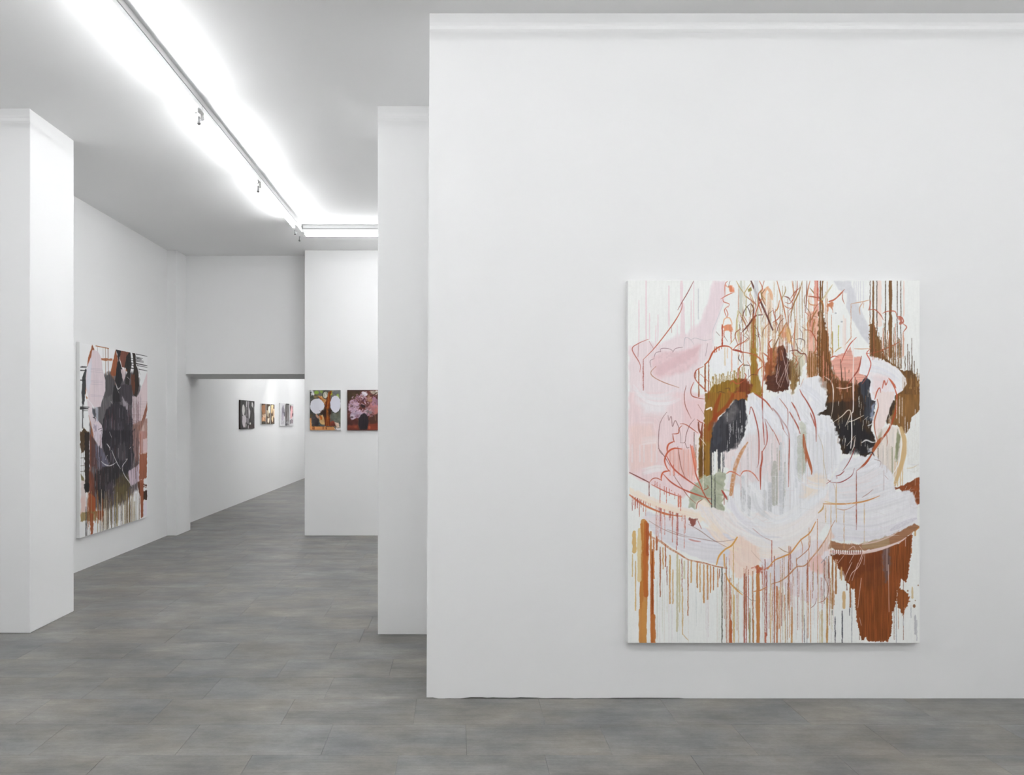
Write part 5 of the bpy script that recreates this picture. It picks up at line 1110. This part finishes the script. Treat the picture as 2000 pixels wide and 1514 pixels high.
    for i in range(60):
        x = 300 + S.rs.rand() * 480; y = S.rs.rand() * 700
        S.drip(x, y, y + 60 + S.rs.rand() * 200, 1.2 + S.rs.rand() * 2, [(86, 80, 88), (120, 114, 120), (36, 34, 38), (84, 60, 58)][S.rs.randint(4)], 0.55)
    S.fill([(640, 560), (740, 560), (760, 700), (740, 800), (600, 900), (540, 760), (560, 620)], (86, 74, 50), 0.8, 8, 5, 6, 0.3)
    S.fill([(540, 740), (700, 700), (720, 900), (560, 1000)], (112, 98, 62), 0.6, 10, 5, 6, 0.35)
    # right: pinks and rust posts
    S.fill([(790, -40), (880, -40), (870, 380), (830, 400), (800, 200)], (140, 108, 104), 0.85, 4, 3, 5, 0.3)
    S.fill([(880, -40), (990, -40), (990, 270), (885, 280)], (176, 130, 120), 0.85, 4, 2, 5, 0.25); S.fill([(935, 70), (990, 60), (990, 260), (935, 270)], (214, 192, 194), 0.9, 3, 1)
    S.fill([(885, 280), (990, 270), (985, 600), (940, 640), (880, 640)], (156, 92, 66), 0.97, 2, 2, 5, 0.15)
    S.fill([(730, 520), (880, 420), (880, 660), (820, 700), (760, 720)], (196, 178, 190), 0.92, 3, 2, 5, 0.15)
    S.fill([(860, 650), (990, 720), (985, 750), (930, 740), (930, 900), (985, 920), (985, 800), (940, 800), (930, 890), (890, 860), (860, 740)], (100, 60, 42), 0.95, 2, 2, 4, 0.2)
    S.fill([(930, 800), (988, 790), (988, 918), (930, 920)], (70, 48, 34), 0.95, 2, 2, 4, 0.25); S.stroke([(940, 720), (990, 745)], 4, (226, 220, 218), 0.9)
    S.fill([(885, 640), (940, 640), (935, 1160), (905, 1170)], (160, 88, 58), 0.95, 2, 1, 5, 0.12); S.fill([(945, 950), (985, 930), (985, 1130), (940, 1150)], (222, 216, 224), 0.9, 2)
    # left: rust, ochre, rails
    S.fill([(200, 480), (260, 560), (280, 820), (280, 1100), (200, 1110), (195, 830)], (120, 66, 48), 0.9, 4, 3, 5, 0.25)
    S.fill([(195, 820), (280, 850), (285, 1080), (190, 1080)], (166, 84, 48), 0.95, 3, 2, 5, 0.15); S.fill([(300, 1060), (400, 1060), (400, 1130), (350, 1190), (300, 1160)], (150, 70, 40), 0.92, 3, 3, 5, 0.15)
    S.fill([(85, 1085), (190, 1060), (300, 1060), (300, 1190), (85, 1200)], (140, 116, 66), 0.8, 2, 2, 5, 0.2); S.fill([(90, 860), (145, 850), (145, 1060), (90, 1080)], (214, 186, 180), 0.8, 6, 2)
    S.fill([(85, 540), (130, 600), (130, 640), (95, 630)], (120, 110, 70), 0.9, 2); S.fill([(135, 680), (200, 640), (200, 800), (150, 800)], (38, 32, 30), 0.95, 3, 3)
    for y in (320, 430, 510): S.stroke([(85, y), (150, y - 6)], 2, (90, 84, 70), 0.9)
    for x in (95, 118): S.stroke([(x, 230), (x, 600)], 1.6, (96, 88, 72), 0.8)
    # runs to the lower edge
    for i in range(110):
        x = 150 + S.rs.rand() * 740; u = S.rs.rand()
        c = [(70, 62, 50), (112, 96, 60), (140, 118, 76), (96, 66, 48), (200, 190, 170), (52, 48, 46), (160, 140, 96)][S.rs.randint(7)]
        if x < 400 and u < 0.4: c = (150, 84, 48)
        y0 = 760 + S.rs.rand() * 260; S.drip(x, y0, 1180 + u * 280 + (520 - x) * 0.12, 1.0 + S.rs.rand() * 2.0, c, 0.75, 0.8, 0.2)
    S.fill([(205, 1080), (260, 1100), (250, 1390), (225, 1400)], (158, 80, 46), 0.85, 3, 2, 4, 0.2)
    for x in (155, 170): S.drip(x, 1000, 1430, 2.6, (70, 66, 66), 0.9)
    for i in range(90):
        x = 220 + S.rs.rand() * 640; y = -200 + S.rs.rand() * 900
        S.drip(x, y, y + 80 + S.rs.rand() * 260, 0.8 + S.rs.rand() * 1.6, [(40, 38, 42), (112, 104, 112), (150, 140, 146), (64, 50, 50), (96, 62, 52), (186, 172, 178)][S.rs.randint(6)], 0.55, 0.7, 0.2)
    for x, y0, y1, c in ((215, 0, 700, (140, 74, 48)), (232, 40, 620, (110, 62, 50)), (900, 0, 640, (150, 84, 58)), (840, 60, 460, (92, 56, 48)), (862, 0, 420, (120, 84, 76)), (305, 420, 900, (120, 70, 56)), (270, 420, 860, (84, 52, 42))):
        S.drip(x, y0, y1, 3.2, c, 0.8, 0.8, 0.4)
    # white chalk loops
    for q in ([(365, 375), (420, 420), (480, 435), (540, 410), (570, 380)], [(505, 220), (540, 310), (580, 400), (625, 480)], [(720, 348), (690, 390), (660, 430), (650, 480), (680, 570), (740, 660), (780, 730)], [(440, 130), (475, 180), (480, 220)], [(445, 290), (420, 350)], [(750, 200), (770, 175)], [(700, 350), (720, 346)]):
        S.stroke(q, 2.6, (214, 212, 212), 0.92, dry=0.15)
    S.map = A
    for q in ([(590, 690), (620, 770), (660, 740)], [(600, 740), (635, 830)], [(750, 590), (790, 630)], [(520, 950), (545, 990)], [(500, 1400), (530, 1480)]): S.stroke(q, 2, (214, 212, 212), 0.9)
    lum = S.arr.mean(axis=2, keepdims=True)
    S.arr = np.where(lum < 0.55, S.arr * (0.74 + 0.26 * lum / 0.55), S.arr)
    return S

def crop_map(S, x0, y0, x1, y1):
    """sheet coordinates of a study drawn between two corners"""
    S.map = lambda p: ((p[0] - x0) / (x1 - x0) * S.w, (p[1] - y0) / (y1 - y0) * S.h)

def paint_ovals():
    S = Sheet(61, 79, 3.2, (214, 214, 216), 5); S.thin = 1.0
    crop_map(S, 185, 280, 948, 1258)
    S.fill([(180, 270), (955, 270), (955, 1270), (180, 1270)], (86, 86, 82), 1, 1, 0, 5, 0.2, 'd', 0.35)
    for i in range(70):
        x = 190 + S.rs.rand() * 760; y = 290 + S.rs.rand() * 880
        c = [(60, 62, 60), (100, 100, 92), (130, 126, 116), (70, 60, 48), (150, 146, 140), (84, 70, 44)][S.rs.randint(6)]
        S.brush([(x, y), (x + S.rs.randn() * 50, y + 40), (x + S.rs.randn() * 60, y + 100)], 5, [c], n=4, a=0.6)
    for x, y, rx, ry, c in ((345, 340, 70, 44, (120, 150, 60)), (470, 320, 40, 36, (130, 156, 70)), (250, 380, 40, 60, (226, 226, 230)), (880, 420, 44, 60, (130, 150, 70)), (715, 350, 44, 50, (168, 170, 40)), (230, 310, 40, 30, (220, 220, 222)), (810, 340, 70, 40, (96, 98, 100)), (330, 450, 50, 30, (150, 130, 90)), (230, 450, 46, 50, (70, 72, 66))):
        S.fill(blob(x, y, rx, ry, 10, 0.15, S.rs), c, 0.9, 1.6, 1.2, 2, 0.15, 'd', 0.2)
    S.fill([(380, 440), (470, 420), (600, 520), (600, 640), (540, 620), (470, 540)], (206, 150, 92), 0.95, 1.6, 1.2, 3, 0.1, 'd', 0.2)
    S.stroke([(400, 440), (480, 540), (560, 630)], 2.4, (124, 60, 24), 0.9); S.stroke([(440, 460), (540, 540)], 1.4, (120, 64, 30), 0.9)
    S.fill(blob(570, 400, 70, 90, 12, 0.05, S.rs), (150, 150, 136), 0.95, 1.6, 0.8, 3, 0.1, 'd', 0.25); S.stroke(blob(570, 400, 74, 92), 1.6, (50, 50, 44), 0.85); S.stroke([(550, 340), (590, 420), (560, 470)], 2.4, (206, 200, 196), 0.8)
    # white ovals
    S.fill(blob(365, 670, 178, 185, 20, 0.02, S.rs), (208, 208, 216), 0.99, 1.2, 0.5, 3); S.fill(blob(820, 620, 132, 208, 20, 0.02, S.rs), (208, 207, 218), 0.99, 1.2, 0.5, 3)
    # stem and vase
    S.fill([(640, 320), (720, 300), (700, 460), (680, 700), (700, 760), (680, 1160), (560, 1170), (540, 980), (540, 780), (560, 620), (600, 500)], (104, 48, 20), 0.99, 1.4, 1, 3, 0.35, 'v', 0.2)
    S.fill([(440, 790), (540, 760), (700, 720), (720, 860), (640, 960), (540, 930), (450, 880)], (54, 36, 28), 0.9, 2.4, 1.4, 3, 0.3, 'd', 0.2)
    S.stroke([(660, 320), (640, 520), (625, 760), (640, 1150)], 3, (176, 96, 36), 0.8, dry=0.2); S.stroke([(690, 420), (660, 600)], 2, (166, 84, 30), 0.8); S.stroke([(600, 700), (605, 1000), (590, 1250)], 2, (150, 80, 30), 0.8)
    S.fill([(420, 920), (500, 880), (545, 1000), (550, 1130), (450, 1110), (420, 1050)], (206, 168, 112), 0.97, 1.6, 0.8, 3, 0.1, 'd', 0.15); S.stroke([(430, 900), (470, 960), (460, 1000)], 4, (170, 84, 26), 0.9); S.stroke([(415, 1000), (420, 1110), (520, 1160), (660, 1160)], 2, (70, 84, 92), 0.9)
    S.fill([(225, 930), (410, 930), (410, 1150), (235, 1150)], (66, 60, 62), 0.9, 2.4, 1.2, 3, 0.2, 'd', 0.3); S.fill([(330, 860), (420, 920), (400, 970), (330, 900)], (200, 150, 124), 0.85, 1.6, 1)
    S.fill([(700, 860), (950, 820), (950, 1100), (800, 1080), (690, 960)], (84, 88, 78), 0.7, 3, 1.4, 3, 0.2, 'd', 0.4)
    S.fill([(690, 1040), (760, 1030), (830, 1090), (820, 1160), (680, 1150)], (116, 52, 40), 0.92, 1.6, 1, 3, 0.2, 'd', 0.3); S.fill([(800, 1060), (890, 1080), (930, 1190), (850, 1210), (820, 1130)], (190, 166, 150), 0.9, 1.8, 1.2, 3, 0.2, 'd', 0.3)
    # table
    S.fill([(185, 960), (225, 960), (235, 1165), (800, 1170), (800, 1215), (830, 1260), (185, 1260)], (198, 136, 84), 0.97, 1.2, 0.8, 3, 0.1, 'h', 0.12)
    for x in (260, 290, 510, 590): S.drip(x, 1160, 1230, 1.6, (104, 56, 30), 0.9)
    S.fill([(800, 1215), (950, 1190), (950, 1260), (830, 1262)], (214, 212, 216), 0.95, 1.4, 0.8); S.stroke([(810, 1200), (840, 1250)], 2, (60, 44, 40), 0.9)
    S.fill([(905, 290), (955, 290), (955, 480), (900, 460)], (110, 112, 114), 0.6, 2, 1)
    return S

def paint_bouquet():
    S = Sheet(61, 79, 3.2, (74, 40, 36), 6)
    crop_map(S, 1103, 280, 1840, 1258)
    S.fill([(1100, 270), (1850, 270), (1850, 1270), (1100, 1270)], (76, 42, 36), 1, 1, 0, 5, 0.2, 'd', 0.3)
    S.fill([(1100, 280), (1420, 280), (1380, 480), (1180, 520), (1100, 520)], (66, 52, 36), 0.9, 3, 2, 4, 0.2, 'd', 0.3); S.fill([(1700, 880), (1840, 860), (1840, 1150), (1640, 1150), (1620, 960)], (70, 46, 36), 0.9, 3, 2)
    S.fill([(1100, 1140), (1360, 1130), (1380, 1258), (1100, 1258)], (120, 56, 42), 0.9, 3, 1, 4, 0.15, 'h', 0.2); S.fill([(1580, 1120), (1840, 1080), (1840, 1258), (1580, 1258)], (116, 52, 38), 0.9, 3, 1, 4, 0.15, 'h', 0.25)
    S.fill(blob(1260, 680, 130, 180, 14, 0.06, S.rs), (190, 158, 176), 0.98, 2, 1.4, 3, 0.1, 'd', 0.2); S.fill(blob(1320, 860, 150, 110, 14, 0.08, S.rs), (172, 152, 170), 0.98, 2, 1.6, 3, 0.1, 'd', 0.2); S.fill(blob(1230, 940, 60, 60, 10, 0.1, S.rs), (186, 172, 184), 0.95, 2, 1.2)
    S.fill(blob(1720, 720, 110, 180, 14, 0.08, S.rs), (146, 96, 98), 0.97, 2.4, 1.8, 3, 0.15, 'd', 0.25); S.fill(blob(1600, 800, 100, 90, 12, 0.1, S.rs), (126, 112, 118), 0.95, 2.4, 1.8, 3, 0.15, 'd', 0.25); S.fill(blob(1780, 780, 50, 90, 10, 0.1, S.rs), (166, 104, 96), 0.9, 2.4, 1.4); S.fill(blob(1750, 540, 80, 110, 10, 0.1, S.rs), (158, 120, 142), 0.9, 2.4, 1.8, 3, 0.1, 'd', 0.3)
    S.fill(blob(1500, 380, 80, 60, 12, 0.08, S.rs), (186, 178, 190), 0.97, 2, 1.2, 3, 0.1, 'd', 0.2); S.fill(blob(1380, 460, 80, 80, 10, 0.12, S.rs), (160, 116, 124), 0.9, 2.4, 1.8, 3, 0.2, 'd', 0.3); S.fill(blob(1740, 340, 100, 50, 10, 0.15, S.rs), (190, 178, 160), 0.9, 2.4, 1.4, 3, 0.15, 'd', 0.3); S.fill(blob(1630, 500, 60, 90, 10, 0.12, S.rs), (146, 110, 84), 0.9, 2.4, 1.6, 3, 0.2, 'd', 0.3)
    S.fill(blob(1490, 510, 70, 60, 10, 0.1, S.rs), (84, 52, 60), 0.95, 2, 1.2); S.fill(blob(1475, 665, 56, 48, 12, 0.06, S.rs), (44, 30, 30), 0.97, 2, 1)
    for i in range(170):
        a = S.rs.rand() * 6.28; r = S.rs.rand() ** 0.5
        x = 1470 + 330 * r * math.cos(a); y = 660 + 300 * r * math.sin(a)
        c = [(214, 186, 200), (190, 160, 182), (160, 128, 154), (120, 84, 96), (206, 170, 176), (150, 110, 104), (90, 66, 66)][S.rs.randint(7)]
        if x > 1600: c = [(170, 116, 116), (150, 100, 104), (190, 140, 136), (110, 74, 70), (140, 110, 120)][S.rs.randint(5)]
        if (x - 1475) ** 2 + (y - 665) ** 2 < 60 ** 2: continue
        S.stroke([(x, y), (x + S.rs.randn() * 24, y + 18), (x + S.rs.randn() * 34, y + 44)], 1.0 + S.rs.rand() * 1.2, c, 0.7)
    for q in ([(1440, 340), (1500, 330), (1560, 370)], [(1460, 370), (1520, 360), (1570, 400)], [(1450, 460), (1500, 440)]): S.stroke(q, 2, (214, 210, 214), 0.9)
    S.stroke([(1640, 440), (1740, 390), (1820, 330)], 1.8, (60, 44, 36), 0.95); S.fill(blob(1800, 310, 30, 24), (210, 204, 190), 0.9, 1.6); S.stroke([(1650, 350), (1690, 380)], 3, (70, 50, 44), 0.9)
    S.fill([(1440, 870), (1500, 840), (1560, 880), (1600, 940), (1610, 1080), (1570, 1240), (1400, 1245), (1360, 1120), (1370, 980)], (42, 36, 40), 0.99, 1.6, 0.8, 3, 0.15, 'v', 0.1)
    S.stroke([(1370, 1000), (1360, 1120), (1400, 1240)], 1.2, (96, 72, 54), 0.7); S.fill(blob(1630, 1190, 26, 40), (166, 84, 58), 0.9, 1.8); S.fill(blob(1300, 1180, 40, 24), (140, 70, 50), 0.7, 2); S.fill(blob(1210, 940, 40, 20), (50, 34, 40), 0.8, 2); S.stroke([(1760, 880), (1770, 1020)], 2.4, (130, 92, 76), 0.7)
    S.fill([(1100, 276), (1720, 276), (1720, 292), (1100, 296)], (48, 30, 28), 0.9, 1)
    return S

def paint_diptych():
    out = []
    for k in range(2):
        S = Sheet(45, 53, 3, (54, 52, 50), 20 + k)
        if k == 0: crop_map(S, 148, 200, 380, 1080)
        else: crop_map(S, 384, 215, 592, 1062)
        S.fill([(100, 100), (620, 100), (620, 1120), (100, 1120)], (54, 52, 50), 1, 1, 0, 5, 0.2, 'v', 0.3)
        if k == 0:
            S.fill(blob(240, 500, 44, 180, 14), (196, 192, 190), 0.97, 1.2, 0.6, 3, 0.1); S.fill([(205, 680), (300, 650), (340, 740), (340, 880), (300, 900), (290, 1030), (240, 1030), (200, 880)], (186, 178, 182), 0.97, 1.2, 0.8, 3, 0.1, 'v', 0.15)
            S.fill([(320, 890), (340, 960), (330, 1040), (315, 1040)], (206, 204, 198), 0.95, 1); S.fill([(335, 210), (368, 215), (362, 430), (330, 380)], (176, 172, 174), 0.9, 1.2, 0.6); S.fill([(300, 400), (380, 430), (380, 700), (310, 700)], (116, 110, 112), 0.8, 2, 1, 3, 0.3); S.fill([(345, 480), (380, 490), (380, 620), (350, 610)], (60, 56, 58), 0.8, 2)
            S.fill([(350, 740), (380, 750), (380, 920), (355, 900)], (150, 142, 150), 0.9, 1.4)
        else:
            S.fill([(384, 220), (430, 240), (420, 400), (460, 540), (450, 700), (420, 800), (410, 930), (384, 920)], (150, 144, 148), 0.9, 1.6, 0.8, 3, 0.2, 'v', 0.2); S.fill([(415, 440), (460, 520), (440, 740), (420, 760)], (188, 184, 184), 0.9, 1.2)
            S.fill([(500, 250), (540, 260), (560, 340), (530, 430), (500, 340)], (196, 194, 194), 0.95, 1.2, 1); S.fill([(435, 880), (478, 880), (476, 940), (436, 940)], (200, 198, 192), 0.95, 1); S.fill([(384, 960), (410, 960), (410, 1062), (384, 1062)], (176, 168, 170), 0.9, 1)
            S.fill([(560, 380), (592, 380), (592, 640), (570, 520)], (150, 150, 152), 0.7, 2, 1, 3, 0.2)
            for i in range(26):
                x = 450 + S.rs.rand() * 130; y = 300 + S.rs.rand() * 560; S.drip(x, y, y + 60 + S.rs.rand() * 90, 1, [(92, 90, 90), (120, 116, 118), (40, 38, 38)][i % 3], 0.6)
            S.fill([(420, 960), (592, 920), (592, 1062), (420, 1062)], (64, 46, 44), 0.6, 2)
        out.append(S)
    return out

def paint_amber():
    out = []
    ed = [(850, 957), (980, 1090), (1108, 1216)]
    for k in range(3):
        S = Sheet(33, 42, 3, (84, 66, 48), 30 + k); crop_map(S, ed[k][0], 310, ed[k][1], 935)
        S.fill([(800, 280), (1260, 280), (1260, 960), (800, 960)], (82, 64, 46), 1, 1, 0, 5, 0.2, 'v', 0.3)
        if k == 0:
            S.fill([(855, 360), (940, 340), (950, 600), (880, 640), (855, 500)], (150, 104, 70), 0.95, 2, 1, 3, 0.2); S.fill([(870, 640), (957, 620), (957, 760), (880, 720)], (220, 190, 160), 0.95, 1.4, 1, 3, 0.15, 'd', 0.3); S.fill([(860, 720), (957, 740), (950, 850), (860, 840)], (186, 140, 104), 0.95, 1.6, 1, 3, 0.2, 'v', 0.2); S.stroke([(900, 740), (905, 810)], 3, (236, 220, 200), 0.9)
        elif k == 1:
            S.fill([(1040, 380), (1085, 370), (1088, 560), (1060, 620), (1030, 560)], (230, 214, 190), 0.97, 1.4, 1, 3, 0.1, 'd', 0.25); S.fill([(985, 500), (1040, 510), (1060, 640), (1060, 740), (1000, 680)], (226, 206, 176), 0.95, 1.4, 1, 3, 0.1, 'd', 0.3); S.fill([(1015, 760), (1075, 740), (1060, 880), (1035, 910), (1015, 860)], (236, 226, 210), 0.97, 1.2, 0.6); S.fill([(1060, 620), (1090, 640), (1090, 720), (1065, 700)], (84, 52, 34), 0.9, 1.4)
        else:
            S.fill([(1120, 330), (1185, 330), (1180, 500), (1150, 640), (1120, 560)], (232, 206, 160), 0.97, 1.4, 0.8, 3, 0.1, 'v', 0.15); S.fill([(1180, 440), (1216, 450), (1216, 760), (1180, 700)], (226, 200, 168), 0.95, 1.4, 0.8, 3, 0.15); S.fill([(1140, 660), (1180, 690), (1175, 850), (1160, 880), (1130, 780)], (234, 214, 176), 0.97, 1.2, 0.8); S.stroke([(1165, 480), (1150, 640)], 3, (176, 116, 66), 0.9); S.stroke([(1112, 380), (1116, 560)], 2, (130, 84, 50), 0.8)
        S.fill([(800, 858 if k == 0 else 915), (1260, 858 if k == 0 else 915), (1260, 940), (800, 940)], (62, 58, 46), 0.9, 1.2)
        out.append(S)
    return out

def paint_lilac():
    out = []
    ed = [(1405, 1552), (1566, 1690), (1698, 1815)]
    for k in range(3):
        S = Sheet(42, 52, 3, (204, 202, 204), 40 + k); crop_map(S, ed[k][0], 285, ed[k][1], 985)
        if k == 0:
            S.fill([(1450, 460), (1490, 330), (1520, 360), (1540, 480), (1545, 620), (1500, 830), (1450, 800)], (164, 156, 168), 0.9, 2.4, 1.4, 3, 0.15, 'v', 0.25); S.fill([(1525, 540), (1550, 560), (1548, 690), (1530, 690)], (62, 56, 68), 0.95, 1.6, 1); S.fill([(1440, 830), (1540, 830), (1540, 930), (1440, 940)], (150, 146, 150), 0.8, 2.4, 1.6, 3, 0.2, 'd', 0.3); S.fill(blob(1495, 565, 10, 24), (76, 68, 80), 0.9, 1.4)
        elif k == 1:
            S.fill([(1566, 330), (1600, 285), (1690, 285), (1690, 970), (1580, 975), (1570, 700)], (110, 106, 104), 0.97, 1.6, 1, 3, 0.3, 'v', 0.3); S.fill([(1570, 540), (1610, 520), (1630, 680), (1600, 780), (1570, 700)], (84, 74, 74), 0.8, 2, 1, 3, 0.2); S.fill([(1600, 860), (1680, 850), (1680, 920), (1600, 930)], (170, 168, 172), 0.7, 2, 1.4); S.fill([(1570, 930), (1640, 900), (1640, 970), (1575, 972)], (60, 60, 66), 0.8, 2, 1); S.fill([(1610, 280), (1690, 280), (1690, 320), (1610, 320)], (54, 52, 50), 0.9, 1.4)
        else:
            S.fill([(1710, 340), (1750, 330), (1760, 500), (1740, 560), (1715, 480)], (96, 62, 66), 0.95, 1.6, 1, 3, 0.2); S.fill([(1750, 360), (1800, 350), (1808, 640), (1760, 760), (1715, 740), (1720, 600)], (206, 158, 160), 0.92, 2, 1.2, 3, 0.15, 'd', 0.25); S.fill([(1775, 580), (1808, 580), (1806, 690), (1780, 680)], (70, 44, 52), 0.95, 1.6, 1); S.fill([(1710, 800), (1735, 780), (1735, 920), (1712, 920)], (60, 50, 52), 0.9, 1.6, 1); S.fill([(1755, 760), (1785, 800), (1780, 920), (1755, 920)], (80, 50, 56), 0.9, 1.6, 1); S.fill([(1698, 285), (1760, 290), (1730, 330), (1700, 330)], (196, 204, 186), 0.8, 2)
        S.arr = np.clip(S.arr * (1 + S.noise(S.arr.shape[:2], 5, 3)[..., None] * 0.06), 0, 1)
        out.append(S)
    return out
# PAINTER-END

# ------------------------------------------------------------------ canvases
def srgb_lin(a):
    a = np.clip(a, 0, 1)
    return np.where(a <= 0.04045, a / 12.92, ((a + 0.055) / 1.055) ** 2.4)

def paint_material():
    m, nt, b = new_mat('oil_paint')
    at = node(nt, 'ShaderNodeAttribute'); at.attribute_name = 'paint'
    nt.links.new(at.outputs['Color'], b.inputs['Base Color'])
    n = node(nt, 'ShaderNodeTexNoise'); n.inputs['Scale'].default_value = 420; n.inputs['Detail'].default_value = 2
    bp = node(nt, 'ShaderNodeBump'); bp.inputs['Strength'].default_value = 0.05; bp.inputs['Distance'].default_value = 0.001
    nt.links.new(n.outputs['Fac'], bp.inputs['Height']); nt.links.new(bp.outputs['Normal'], b.inputs['Normal'])
    b.inputs['Roughness'].default_value = 0.6
    b.inputs['Specular IOR Level'].default_value = 0.2
    return m
M_PAINT = paint_material()
M_CANVAS = plain('primed_canvas', (0.84, 0.84, 0.83), 0.8, 0, 0.2)
PAINT_GAIN = 1.12

def painted_panel(parent, sheet, x0, x1, z0, z1, depth, surface_name='painted_surface', body_name='canvas', edge=None):
    """stretched canvas: wrapped body plus a dense painted front; front faces local -y, wall at y = 0"""
    w, h = x1 - x0, z1 - z0
    body = MB().box(x0, x1, -depth + 0.0006, -0.001, z0, z1).build(body_name, edge or M_CANVAS, parent, 0.003)
    a = sheet.arr[::-1]                      # row 0 = bottom
    nh, nw = a.shape[:2]
    ins = 0.0022
    gx = np.linspace(x0 + ins, x1 - ins, nw); gz = np.linspace(z0 + ins, z1 - ins, nh)
    X, Z = np.meshgrid(gx, gz)
    # a whisper of relief: pale thick paint stands a little proud
    lum = a.mean(axis=2)
    Y = np.full_like(X, -depth - 0.0004) - 0.0002 * lum
    co = np.stack([X, Y, Z], axis=-1).reshape(-1, 3).astype(np.float32)
    idx = np.arange(nh * nw).reshape(nh, nw)
    q = np.stack([idx[:-1, :-1], idx[:-1, 1:], idx[1:, 1:], idx[1:, :-1]], axis=-1).reshape(-1, 4).astype(np.int32)
    me = bpy.data.meshes.new(surface_name)
    me.vertices.add(len(co)); me.vertices.foreach_set('co', co.ravel())
    me.loops.add(q.size); me.loops.foreach_set('vertex_index', q.ravel())
    me.polygons.add(len(q)); me.polygons.foreach_set('loop_start', np.arange(0, q.size, 4, dtype=np.int32))
    me.update(calc_edges=True)
    ca = me.color_attributes.new('paint', 'FLOAT_COLOR', 'POINT')
    lin = np.ones((nh * nw, 4), np.float32)
    lin[:, :3] = np.clip(srgb_lin(a).reshape(-1, 3) * PAINT_GAIN, 0, 0.93)
    ca.data.foreach_set('color', lin.ravel())
    me.materials.append(M_PAINT)
    s = link(bpy.data.objects.new(surface_name, me), body)
    return body

def painting(name, loc, rz, label, panels, depth, edge=None, body_name='canvas'):
    r = empty(name, loc, rz)
    tag(r, label, 'painting')
    for sheet, x0, x1, z0, z1 in panels:
        painted_panel(r, sheet, x0, x1, z0, z1, depth, 'painted_surface', body_name, edge)
    return r

EDGE_DARK = plain('painted_canvas_edge', (0.06, 0.045, 0.04), 0.7, 0, 0.2)

# large pale canvas on the big wall
painting('large_canvas', (1.727, YA, 0.316), 0, 'large pale abstract canvas with rust, pink and brown drips on the big wall',
         [(paint_large(), -0.795, 0.795, 0, 1.975)], 0.040)
# dark canvas on the left wall (front faces +x)
painting('dark_canvas', (XE, 8.085, 0.340), math.pi / 2, 'tall abstract canvas of black and rust strokes on the left wall',
         [(paint_dark(), -0.80, 0.80, 0, 1.97)], 0.036)
# two small flower canvases
painting('flower_canvas', (-1.7205, YC, 1.387), 0, 'small canvas with two pale ovals and a brown stem on the back wall',
         [(paint_ovals(), -0.2045, 0.2045, 0, 0.533)], 0.028)
painting('flower_canvas', (-1.227, YC, 1.387), 0, 'small brown canvas of a pink bouquet in a dark vase on the back wall',
         [(paint_bouquet(), -0.2055, 0.2055, 0, 0.533)], 0.028, EDGE_DARK)
# panel paintings in the far room (front faces +x); local x runs along the wall away from the opening
def far(loc_y, z, label, sheets, pw, h, gap, edge=None):
    n = len(sheets); tot = n * pw + (n - 1) * gap
    panels = [(s, -tot / 2 + i * (pw + gap), -tot / 2 + i * (pw + gap) + pw, 0, h) for i, s in enumerate(sheets)]
    painting('panel_painting', (XG, loc_y, z), math.pi / 2, label, panels, 0.03, edge, 'canvas_panel')
far(13.67, 1.355, 'black two-panel painting with pale leaf shapes in the far room', paint_diptych(), 0.452, 0.53, 0.012, EDGE_DARK)
far(15.16, 1.432, 'amber and dark brown three-panel painting in the far room', paint_amber(), 0.325, 0.42, 0.035)
far(16.86, 1.378, 'pale grey and lilac three-panel painting in the far room', paint_lilac(), 0.425, 0.52, 0.02)
